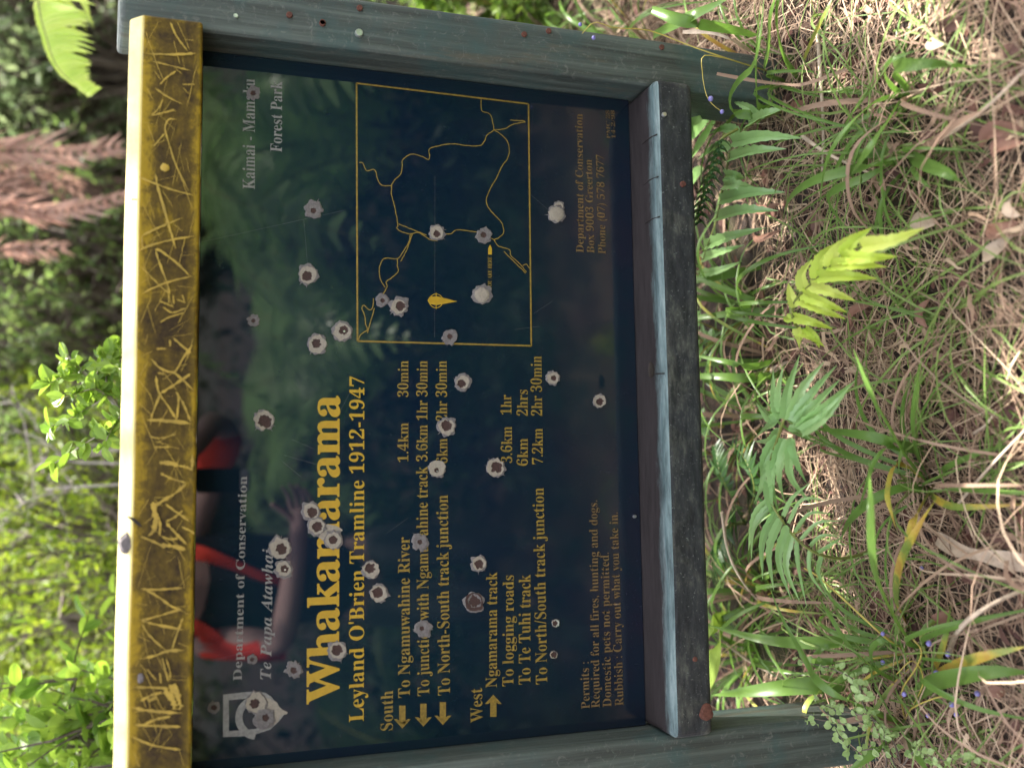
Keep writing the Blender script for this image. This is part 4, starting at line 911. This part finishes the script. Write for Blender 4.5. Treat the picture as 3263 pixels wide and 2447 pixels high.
herbs('small pointed leaf herb on the dark bark litter under the middle of the rail', [C6(380,1040,0), C6(330,1200,0), C6(300,540,0), C6(430,520,0)], 'fern')
herbs('low bright leaved herb on the ground beyond the right post', [at(1330,-10,.95), at(1420,-5,.9), at(1480,-30,1.0), at(1560,10,.8), at(1250,-40,1.1)], 'bush_bright')
def creeping():
    p = CL(1300, 1300, 0); t = thing('creeping_shrub', 'wiry creeping twigs with tiny pale round leaves beside the left post', 'shrub', V((p.x, p.y, gz(p.x, p.y)))); r = random.Random(6); wd, lf = MB(), MB()
    for pts in ([CL(1420,1600,0), CL(1360,1400,.08), CL(1240,1230,.14), CL(1200,1090,.15), CL(1020,1000,.14), CL(850,965,.12)], [CL(1420,1600,0), CL(1330,1340,.1), CL(1120,1340,.14), CL(860,1297,.13)], [CL(1450,1640,0), CL(1370,1500,.08), CL(1180,1500,.12), CL(1100,1420,.13), CL(1060,1350,.12)],
                [CL(1480,1640,0), CL(1420,1450,.07), CL(1250,1240,.12), CL(1220,1060,.12)], [CL(1450,1640,0), CL(1560,1500,.07), CL(1700,1560,.07), CL(1900,1540,.05)], [CL(1380,1640,0), CL(1370,1420,.09), CL(1290,1310,.12), CL(1090,1260,.13), CL(970,1215,.12)]):
        P = bez(pts, 22); wd.tube(P, .0016, .0006, 4)
        for i in range(5, 23):
            for k in range(2):
                q_ = P[i]+rvec(r)*.010; leafq(lf, q_, rvec(r).normalized(), (rvec(r)*.6+V((0, -.3, 1))).normalized(), r.uniform(.008, .013), r.uniform(.007, .011))
    wd.build('twigs', 'bark', t); lf.build('leaves', 'pale_leaf', t, False)
M['pale_leaf'] = leaf('tiny_pale_green_leaf', [(.24, .33, .12), (.32, .42, .18), (.20, .30, .10)], .5, .3)
creeping()

# ------------------------------------------------------------------ dry grass, green grass, litter
def moss(x, y): return noise.noise(V((x*3.2, y*3.2, 0.4)))
def grasses():
    r = random.Random(12); dry, gr, lt = MB(), MB(), MB()
    def strand(mb, x, y, l, w, lift, curl, mi=0, seg=5):
        a = r.uniform(0, 6.283); z0 = gz(x, y)+r.uniform(.001, lift*.5); p = V((x, y, z0)); pts = [p]; e = r.uniform(-.05, lift*7)
        for k in range(seg):
            a += r.gauss(0, curl); e -= r.uniform(.0, .25); p = p+V((math.cos(a), math.sin(a), 0))*(l/seg)+V((0, 0, max(-.5, min(.8, e))*l/seg)); p.z = max(p.z, gz(p.x, p.y)+.002); pts.append(p)
        mb.blade(pts, w, fold=.3, prof=lambda u: (1-u**3)*.9+.05, mi=mi)
    n = 0
    while n < 24000:
        x, y = r.uniform(-.7, 2.0), r.uniform(-.85, 1.5)
        if r.random() < .5: y = r.uniform(-.7, .35)
        d = noise.noise(V((x*2.2, y*2.2, 8)))*.9+.62-(.62 if (-.1 < x < 1.05 and .05 < y < .75) else 0)-(.3 if moss(x, y) > .22 else 0)
        n += 1
        if r.random() > d*.92: continue
        strand(dry, x, y, r.uniform(.07, .34), r.uniform(.0010, .0029), .05, .24)
    for k in range(3800):
        x, y = r.uniform(-.7, 2.0), r.uniform(-.85, 1.5)
        if r.random() < .4: y = r.uniform(-.6, .1)
        if noise.noise(V((x*2.7, y*2.7, 30))) < .04: continue
        if -.1 < x < 1.05 and .05 < y < .75 and r.random() < .8: continue
        strand(gr, x, y, r.uniform(.06, .20), r.uniform(.0016, .0042), .07, .2)
    def tuft(x0, y0, n, mb, lmin, lmax, w):                     # long arching blades springing from one root
        for k in range(n):
            a = r.uniform(0, 6.283); l = r.uniform(lmin, lmax); up = r.uniform(.15, .9); d = V((math.cos(a), math.sin(a), 0)); x, y = x0+r.gauss(0, .012), y0+r.gauss(0, .012); b = V((x, y, gz(x, y)-.004))
            e = b+d*l*.85; e.z = gz(e.x, e.y)+r.uniform(.004, .05)
            mb.blade(bez([b, b+d*l*.22+V((0, 0, l*up*.35)), b+d*l*.55+V((r.uniform(-.02, .02), r.uniform(-.02, .02), l*up*.42)), e], 9), r.uniform(.6, 1.2)*w, fold=.4, prof=lambda u: (1-u**2.6)*.9+.06)
    for k in range(230):
        x, y = r.uniform(-.5, 1.9), r.uniform(-.65, 1.1)
        if -.1 < x < 1.05 and .05 < y < .7 and r.random() < .75: continue
        f = noise.noise(V((x*2.1, y*2.1, 61)))+(.12 if x > .95 else -.14)
        if f > -.05: tuft(x, y, r.randint(4, 11), gr, .12, .36, .0042)
        else: tuft(x, y, r.randint(3, 9), dry, .14, .40, .0036)
    for k in range(1500):                                      # broken, matted bits and curled scraps
        x, y = r.uniform(-.6, 1.9), r.uniform(-.8, 1.2); strand(dry, x, y, r.uniform(.02, .07), r.uniform(.004, .010), .08, .5, 0, 4)
    for k in range(9000):
        x, y = r.uniform(-.8, 2.2), r.uniform(-.9, 2.2); p = V((x, y, gz(x, y)+r.uniform(.001, .012)))
        d = V((r.uniform(-1, 1), r.uniform(-1, 1), r.uniform(-.15, .25))).normalized(); l = r.uniform(.008, .042); leafq(lt, p, d, (V((0, 0, 1))+rvec(r)*.5).normalized(), l, l*r.uniform(.25, .6))
    for k in range(2500):                                      # sparser further out and behind the camera
        x, y = r.uniform(-4, 5), r.choice((r.uniform(-1.3, -.8), r.uniform(1.4, 4.5), r.uniform(1.4, 4.5))); strand(dry, x, y, r.uniform(.1, .35), r.uniform(.003, .007), .08, .25, 0, 4)
    tag(dry.build('dry_grass', 'dry'), 'tangled dry straw coloured grass covering the ground around the sign', 'grass', None, 'stuff')
    tag(gr.build('green_grass', 'grass'), 'thin green grass growing through the dry straw', 'grass', None, 'stuff')
    tag(lt.build('bark_litter', 'litter', None, False), 'small brown flakes of bark and leaf scattered on the soil', 'litter', None, 'stuff')
grasses()
def lying_leaf(label, a, b, w, mt, curl=.1, name='fallen_leaf', grp=None):
    m = MB(); d = b-a; mid = a.lerp(b, .5)+V((0, 0, d.length*curl))
    w *= .72; a = a.lerp(b, .1); b = a.lerp(b, .85)
    m.blade(bez([a, mid+V((d.y*.12, -d.x*.12, 0)), b], 10), w, fold=.9, prof=lambda u: max(.04, math.sin(math.pi*u)**.7)); o = m.build(name, mt)
    # origin at the leaf
    c = a.lerp(b, .5)
    for v in o.data.vertices: v.co -= c
    o.location = c
    return tag(o, label, 'leaf', grp)
for lb, f, a, b, w, mt in (
 ('pinkish brown pointed leaf lying on the dry grass below the yellow green frond', C6, (1595,260), (1575,480), .022, 'dead_leaf'),
 ('bleached white leaf curled on the dry grass at the tip of the yellow green frond', C3, (1510,1230), (1660,1320), .034, 'dead_pale'),
 ('large pinkish brown leaf standing out near the far corner of the dry grass', C3, (2170,740), (1850,890), .030, 'dead_leaf'),
 ('tan leaf lying across the larger pinkish brown leaf', C3, (2160,830), (1930,940), .026, 'dead_leaf'),
 ('reddish leaf half buried in straw', C3, (1900,1350), (2150,1300), .026, 'dead_leaf'),
 ('pale tan leaf beside the half buried reddish leaf', C3, (1880,1530), (2110,1370), .028, 'dead_pale'),
 ('pale pointed leaf leaning on straw by the right corner', C3, (2060,1150), (2130,1290), .020, 'dead_pale'),
 ('small pale leaf near the top of the dry grass patch', C3, (1590,215), (1690,270), .022, 'dead_pale'),
 ('pink edged brown leaf on the end of a fern leaflet by the rail', C3, (530,1370), (750,1350), .016, 'dead_leaf'),
 ('brown leaf tucked under the fern by the rail', C3, (560,1190), (740,1200), .022, 'dead_leaf'),
 ('tan torn leaf lying on the moss between grass blades', C6, (1260,300), (1110,460), .020, 'dead_leaf'),
 ('orange brown leaf standing among the berry stalks', CL, (1780,610), (1620,1040), .013, 'strap_yellow'),
 ('grey pink leaf lying behind the berry stalks', CL, (1680,760), (1780,640), .035, 'dead_leaf'),
 ('brown leaf under the bleached strip of bark', CL, (1920,370), (1990,470), .025, 'dead_leaf'),
 ('brown leaf lying in the corner below the left post', CL, (2100,1130), (2060,1200), .03, 'dead_leaf'),
 ('red brown leaf among the dark litter under the rail', C6, (640,330), (600,160), .022, 'dead_leaf'),
 ('curled brown leaf behind the right post', C3, (780,590), (880,600), .02, 'dead_leaf'),
 ('pale leaf in the shade under the middle of the rail', C6, (640,690), (780,640), .016, 'dead_pale')):
    A = f(*a, .022); B = f(*b, .03); lying_leaf(lb, A, B, w, mt)
def stem(label, pts, r0, mt='stick', name='dry_stem', flat=False):
    m = MB(); P = bez(pts, 16); c = P[8].copy(); P = [p-c for p in P]
    if flat: m.blade(P, r0*2, fold=.3, prof=lambda u: .8+.2*math.sin(u*9))
    else: m.tube(P, r0, r0*.55, 6)
    o = m.build(name, mt); o.location = c; return tag(o, label, 'stem')
stem('pale bent dry stem leaning up from the grass by the berry stalks', [CL(1760,900,.02), CL(1800,800,.05), CL(1890,700,.09), CL(2050,600,.07), CL(2230,520,.03)], .0042)
stem('bleached strip of bark lying on the dry grass', [CL(1690,215,.02), CL(1830,290,.03), CL(2000,330,.03), CL(2240,370,.02)], .012, flat=True)
stem('long pink dry stem across the foot of the right post', [C3(340,435,.16), C3(560,475,.12), C3(720,495,.09), C3(860,495,.08), C3(1100,410,.05)], .0028, 'dry', flat=True)
stem('curved pale stem arching behind the right post', [C3(140,190,.15), C3(280,190,.16), C3(420,230,.14), C3(540,300,.08)], .0035, 'stick', flat=True)
stem('thin brown stem arching from the fern at the left end of the rail', [CL(380,60,.16), CL(420,300,.13), CL(520,500,.08), CL(680,680,.03)], .0026, 'stick')
stem('straight grey stem slanting through the leaves under the left end of the rail', [CL(410,860,.1), CL(560,970,.06), CL(780,1090,.02)], .003, 'stick')
stem('pale stem lying flat across the dry grass beneath the loop of leaf', [C3(930,180,.03), C3(950,480,.03), C3(965,760,.03), C3(960,1000,.02)], .0036)
stem('straw coloured stem propped against the fern by the rail', [C3(840,800,.06), C3(1000,910,.05), C3(1240,1020,.03)], .0034)
stem('thin straight stem crossing the dry grass by the orange leaf', [C6(1760,1480,.03), C6(1950,1260,.05), C6(2160,1040,.05)], .0022)
stem('long tan stem leaning from the grass towards the far corner', [C3(1570,870,.03), C3(1780,740,.06), C3(1960,600,.09), C3(2150,410,.11)], .0026)
stem('grey twig lying over the mossy soil', [C6(1850,1070,.02), C6(1920,1020,.03), C6(1980,940,.03)], .0024)
stem('curved bleached stem over the moss at the edge', [C6(2040,790,.02), C6(2070,680,.05), C6(2120,590,.06)], .0022)

# ------------------------------------------------------------------ what the glossy panel mirrors: ferns, bush and the person with the phone
def big_fern(label, base, n, flen, seed, tilt=.45, mat='fern'):
    t = thing('fern', label, 'fern', base); r = random.Random(seed); B = V(base)
    for k in range(n):
        a = 6.283*k/n+r.uniform(-.25, .25); d = V((math.cos(a), math.sin(a), 0)); l = flen*r.uniform(.8, 1.1); h = l*tilt*r.uniform(.8, 1.2); m = MB()
        bifrond(m, [B, B+d*l*.25+V((0, 0, h*.8)), B+d*l*.65+V((0, 0, h*1.1)), B+d*l+V((0, 0, h*.55))], 26, lambda u: l*.22*math.sin(math.pi*min(1, .15+u*.85))**.8, leaflets=12, lw=.013, rng=r)
        m.build('frond', [mat, 'rachis'], t, False)
big_fern('large fern facing the right half of the panel', (1.75, -2.25, gz(1.75, -2.25)), 12, 1.15, 5, .75)
big_fern('large fern facing the middle of the panel behind the photographer', (1.0, -3.0, gz(1, -3)), 11, 1.2, 6, .6)
big_fern('broad fern at the far right facing the sign', (2.7, -2.0, gz(2.7, -2)), 11, 1.3, 9, .8)
big_fern('fern beside the photographer facing the left of the panel', (-.9, -2.9, gz(-.9, -2.9)), 10, 1.1, 4, .6, 'fern_dark')
for x, y, k, lb in ((-1.6, -4.4, 'dark', 'dark shrub facing the sign on the left'), (.2, -5.0, 'dark', 'dark shrub facing the sign behind the photographer'), (1.9, -4.6, 'dense', 'small leaved shrub facing the sign behind the ferns'), (3.4, -4.2, 'dark', 'dark shrub facing the sign on the right'), (-3.0, -3.0, 'dense', 'small leaved shrub facing the sign far to the left'), (4.4, -2.8, 'dense', 'small leaved shrub facing the sign far to the right'), (5, -5.6, 'dark', 'dark shrub at the back facing the sign')):
    shrub(k, lb, (x, y, gz(x, y)), x, 1.1)

M['cover'] = leaf('deep_green_ground_cover', [(.010, .026, .012), (.018, .042, .018), (.03, .06, .024)], .5, .15)
def cover():
    r = random.Random(55); m = MB()
    for k in range(26000):
        x, y = r.uniform(-4.5, 6.5), -1.2-7.0*r.random()**1.3
        if (x-.05)**2+(y+1.95)**2 < .12: continue
        n_ = noise.noise(V((x*1.3, y*1.3, 4))); p = V((x, y, gz(x, y)+abs(r.gauss(0, .05+.09*min(3, -1.2-y)))*(1.1+n_)+.01))
        d = (rvec(r)+V((0, .2, .3))).normalized(); l = r.uniform(.05, .12); leafq(m, p, d, (rvec(r)*.7+V((0, .2, .8))).normalized(), l, l*.4)
    tag(m.build('ground_cover', 'cover', None, False), 'low dark green ground cover leaves in front of the sign', 'ground cover', None, 'stuff')
cover()
def near_undergrowth():
    r = random.Random(91); m = MB()
    for k in range(15000):
        x, y = r.uniform(-3.2, 5.0), 1.15+4.2*r.random()
        n_ = noise.noise(V((x*1.6, y*1.6, 14))); h = max(0, n_+.35)
        if y < 1.7 and n_ < .05: continue
        p = V((x, y, gz(x, y)+r.random()**1.5*(.10+.42*h)+.01)); d = (rvec(r)+V((0, -.2, .35))).normalized(); l = r.uniform(.03, .075); leafq(m, p, d, (rvec(r)*.6+V((0, -.3, .8))).normalized(), l, l*.45, 0 if n_ > 0 else 1)
    tag(m.build('low_undergrowth', ['bush', 'bush_dark'], None, False), 'low leafy undergrowth at the foot of the shrubs behind the sign', 'undergrowth', None, 'stuff')
near_undergrowth()
shrub('round', 'low bright leaved bush showing past the top edge of the right post', at(1470, -70, .85)-V((0, 0, .62)), 1.2, .55, None, 'bush', 'leafy_bush')

def skin(name, verts, edges, rad, mt, parent, sub=1, root=0):
    me = bpy.data.meshes.new(name); me.from_pydata([tuple(v) for v in verts], edges, []); o = bpy.data.objects.new(name, me); COL.objects.link(o)
    o.modifiers.new('skin', 'SKIN'); sv = me.skin_vertices[0].data
    for i, r_ in enumerate(rad): sv[i].radius = (r_, r_) if not isinstance(r_, tuple) else r_; sv[i].use_root = i == root
    s = o.modifiers.new('sub', 'SUBSURF'); s.levels = sub; s.render_levels = sub
    bpy.context.view_layer.update()
    m2 = bpy.data.meshes.new_from_object(o.evaluated_get(bpy.context.evaluated_depsgraph_get())); bpy.data.objects.remove(o)
    m2.materials.clear(); m2.materials.append(M[mt])
    for p in m2.polygons: p.use_smooth = True
    o = bpy.data.objects.new(name, m2); COL.objects.link(o); place(o, parent); return o
def person():
    F = gz(.06, -1.95)
    t = thing('person', 'person in navy top with red straps and sleeves holding up a phone', 'person', (.06, -1.95, F))
    vs_, ed, rd = [], [], []
    def nd(p, r_, par=None):
        vs_.append(V(p)); rd.append(r_); i = len(vs_)-1
        if par is not None: ed.append((par, i))
        return i
    pel = nd((.05, -1.97, .14), (.15, .11)); wai = nd((.05, -1.93, .30), (.125, .09), pel); che = nd((.055, -1.87, .52), (.155, .10), wai); nb = nd((.06, -1.83, .70), (.085, .075), che)
    nk = nd((.065, -1.80, .80), .05, nb); hb = nd((.067, -1.77, .89), (.062, .072), nk); hm = nd((.07, -1.75, .97), (.076, .092), hb); ht = nd((.07, -1.76, 1.045), (.06, .07), hm)
    def hand(wr, pdir, side, thumb, fl):
        # palm, four unequal bent fingers and a thumb from the side of the palm
        palm = nd(vs_[wr]+pdir*.05, (.030, .016), wr); W_ = side
        for k, ln in enumerate((.062, .070, .066, .052)):
            b = vs_[palm]+W_*(.030-.020*k)+pdir*.022; i = nd(b, .0085, palm); i = nd(b+pdir*ln*.5+fl*.004, .0078, i); i = nd(b+pdir*ln*.85+fl*.014, .0072, i); nd(b+pdir*ln*1.1+fl*.028, .006, i)
        b = vs_[wr]+pdir*.022+thumb*.022; i = nd(b, .011, wr); i = nd(b+thumb*.035+pdir*.022, .0095, i); nd(b+thumb*.07+pdir*.038, .0075, i)
    ls = nd((-.115, -1.84, .69), .062, nb); le = nd((-.115, -1.69, .42), .046, ls); lf_ = nd((.06, -1.60, .40), .040, le); lw_ = nd((.245, -1.49, .385), .027, lf_)
    pd = V((.86, .50, .05)).normalized(); hand(lw_, pd, V((.05, .12, -1)).normalized()*-1, V((.25, .2, .95)).normalized(), V((.1, .1, .9)))
    rs = nd((.235, -1.84, .69), .062, nb); re_ = nd((.545, -1.72, .585), .046, rs); rf = nd((.555, -1.58, .64), .040, re_); rw = nd((.495, -1.45, .67), .027, rf)
    hand(rw, V((-.45, .35, .8)).normalized(), V((.7, -.3, .55)).normalized(), V((-.75, .1, -.2)).normalized(), V((-.6, .2, 0)))
    for sx in (-1, 1):
        h = nd((.05+sx*.085, -1.97, .10), .085, pel); k = nd((.05+sx*.10, -1.92, -.24), .055, h); a = nd((.05+sx*.105, -1.97, F+.07), .036, k); nd((.05+sx*.11, -1.85, F+.03), (.036, .028), a)
    skin('body', vs_, ed, rd, 'skin', t, 2, 0)
    H = V((.07, -1.755, .965))
    for nm, mt, f in (('hair', 'hair', 0), ):
        mb = MB(); mb.sphere(H+V((0, -.018, .035)), .098, 0, 16, 10, (.86, 1.0, .9)); mb.build(nm, mt, t)
    for sx in (-1, 1):
        mb = MB(); mb.sphere(H+V((sx*.030, .080, .0)), .0125, 0, 10, 8, (1, .7, .8)); e = mb.build('eye', 'eye', t); mb = MB(); mb.sphere(H+V((sx*.030, .089, 0)), .0055, 0, 8, 6, (1, .5, 1)); mb.build('iris', 'iris', e)
        mb = MB(); mb.sphere(H+V((sx*.083, -.01, -.012)), .024, 0, 10, 8, (.4, .75, 1.2)); mb.build('ear', 'skin', t)
    mb = MB(); mb.tube(bez([H+V((0, .084, .008)), H+V((0, .100, -.02)), H+V((0, .088, -.032))], 6), .008, .013, 8); mb.build('nose', 'skin', t)
    mb = MB(); mb.tube(bez([H+V((-.024, .076, -.056)), H+V((0, .086, -.054)), H+V((.024, .076, -.056))], 6), .005, .005, 6); mb.build('mouth', 'red', t)
    P = [V((.05, -1.97, .10)), V((.05, -1.93, .30)), V((.055, -1.87, .52)), V((.06, -1.835, .685)), V((-.09, -1.84, .685)), V((.21, -1.84, .685))]
    skin('top', P, [(0, 1), (1, 2), (2, 3), (3, 4), (3, 5)], [(.165, .125), (.15, .115), (.172, .122), (.10, .10), .078, .078], 'navy', t, 2)
    skin('sleeve', [V((-.105, -1.835, .675)), V((-.125, -1.75, .54)), V((-.12, -1.69, .43))], [(0, 1), (1, 2)], [.066, .048, .042], 'red', t, 2)
    skin('sleeve', [V((.40, -1.785, .655)), V((.47, -1.745, .625)), V((.565, -1.69, .60))], [(0, 1), (1, 2)], [.066, .078, .090], 'red', t, 2)
    for sx in (-1, 1):
        skin('trouser_leg', [V((.05+sx*.05, -1.97, .13)), V((.05+sx*.09, -1.96, .05)), V((.05+sx*.10, -1.925, -.24)), V((.05+sx*.105, -1.97, F+.12))], [(0, 1), (1, 2), (2, 3)], [.12, .105, .075, .062], 'trouser', t, 2)
        mb = MB(); mb.sphere((.05+sx*.11, -1.90, F+.035), .062, 0, 12, 8, (.8, 1.9, .75)); mb.build('boot', 'boot', t)
    for pts in ([(.17, -1.80, .74), (.165, -1.735, .66), (.12, -1.725, .55), (.075, -1.745, .45), (.07, -1.79, .36)], [(-.05, -1.80, .74), (-.065, -1.735, .66), (-.12, -1.735, .58), (-.16, -1.755, .50), (-.165, -1.80, .40)]):
        mb = MB(); mb.blade(bez([V(p) for p in pts], 16), .052, V((0, 1, .1)), lambda u: .75+.25*math.cos(u*5), .1); mb.build('strap', 'red', t)
person()
def phone():
    c = CAM-FWD*.012+DOWN*.066
    t = thing('phone', 'dark phone held upright in front of the sign, mirrored in the panel', 'phone', c)
    def slab(nm, mt, w, h, d, off, bev):
        bm = bmesh.new(); bmesh.ops.create_cube(bm, size=1)
        for v in bm.verts: v.co = V((v.co.x*w, v.co.y*h, v.co.z*d))
        bmesh.ops.bevel(bm, geom=[e for e in bm.edges if abs(e.verts[0].co.z-e.verts[1].co.z) > d*.5], offset=bev, segments=5, affect='EDGES')
        mm = Matrix((RIGHT, DOWN, FWD)).transposed().to_4x4(); mm.translation = c+off; bm.transform(mm); me = bpy.data.meshes.new(nm); bm.to_mesh(me); bm.free(); me.materials.append(M[mt])
        o = bpy.data.objects.new(nm, me); COL.objects.link(o); place(o, t); return o
    slab('shell', 'phone', .068, .160, .009, V((0, 0, 0)), .009); slab('back_strip', 'phone_pale', .062, .022, .001, DOWN*.064+FWD*.0052, .003); slab('screen', 'phone', .06, .115, .0008, -FWD*.0052, .002)
    mb = MB(); mb.tube([c-DOWN*.066+RIGHT*.0+FWD*.0046, c-DOWN*.066+FWD*.0056], .0055, .005, 16); mb.build('lens', 'phone', t)
phone()

# ------------------------------------------------------------------ unseen overhanging tree, its leaf clumps placed to dapple the light
def canopy():
    r = random.Random(14); base = V((3.6, 1.9, gz(3.6, 1.9)))
    t = thing('overhanging_tree', 'tall tree whose leafy limbs hang over the sign and dapple the sunlight', 'tree', base); wd, lf = MB(), MB()
    trunk = bez([base+V((0, 0, -.2)), V((3.6, 1.8, 2)), V((3.3, 1.4, 4.2)), V((2.9, 1.0, 5.6))], 20); wd.tube(trunk, .16, .07, 12)
    def shadow(p, z): k = (p.z-z)/SUN.z; return p-SUN*k
    spots = CANOPY_SPOTS; n = 0
    limbs = []
    for k in range(9):
        tx, ty = r.uniform(-1.2, 3.2), r.uniform(-2.6, 1.8); o = trunk[r.randrange(12, 20)]
        P = bez([o, o.lerp(V((tx, ty, 4.8)), .5)+V((0, 0, .4)), V((tx, ty, 4.6+r.uniform(-.4, .5)))], 10); wd.tube(P, .05, .012, 6); limbs.append(P)
    while n < CANOPY_N+70:
        g_ = V((r.uniform(-1.7, 2.6), r.uniform(-3.2, 1.1), 0)) if n < CANOPY_N else V((r.uniform(-.15, 1.2), r.uniform(.1, .9), 0)); z = r.uniform(4.0, 5.6); p = g_+SUN*((z-ZG)/SUN.z)+V((0, 0, ZG)); p.z = z; n += 1  # the last clumps are added to shade the ground under and behind the rail
        b = shadow(p, .75)
        if -.25 < b.x < 1.25 and -.28 < b.y < .14: continue  # clumps left out where they would shade the beam
        f = shadow(p, ZG+.15)
        if any((f.x-x)**2+(f.y-y)**2 < q_*q_ for x, y, q_ in spots): continue
        L_ = min((q2 for P in limbs for q2 in P[3:]), key=lambda q2: (q2-p).length)
        wd.tube(bez([L_, L_.lerp(p, .5)+V((0, 0, .08)), p], 4), .006, .002, 3, cap=False)
        for k in range(13):
            d = rvec(r).normalized(); l = r.uniform(.07, .13); leafq(lf, p+rvec(r)*.17, d, (rvec(r)*.5+V((0, 0, 1))).normalized(), l, l*.5)
    wd.build('trunk', 'bark', t); lf.build('crown', 'bush', t, False)
_p = C6(830, 300, .15); _q = C3(1900, 1000, .05)
CANOPY_SPOTS = [(_p.x, _p.y, .19), (_p.x+.13, _p.y-.04, .15)]; CANOPY_N = 400
canopy()
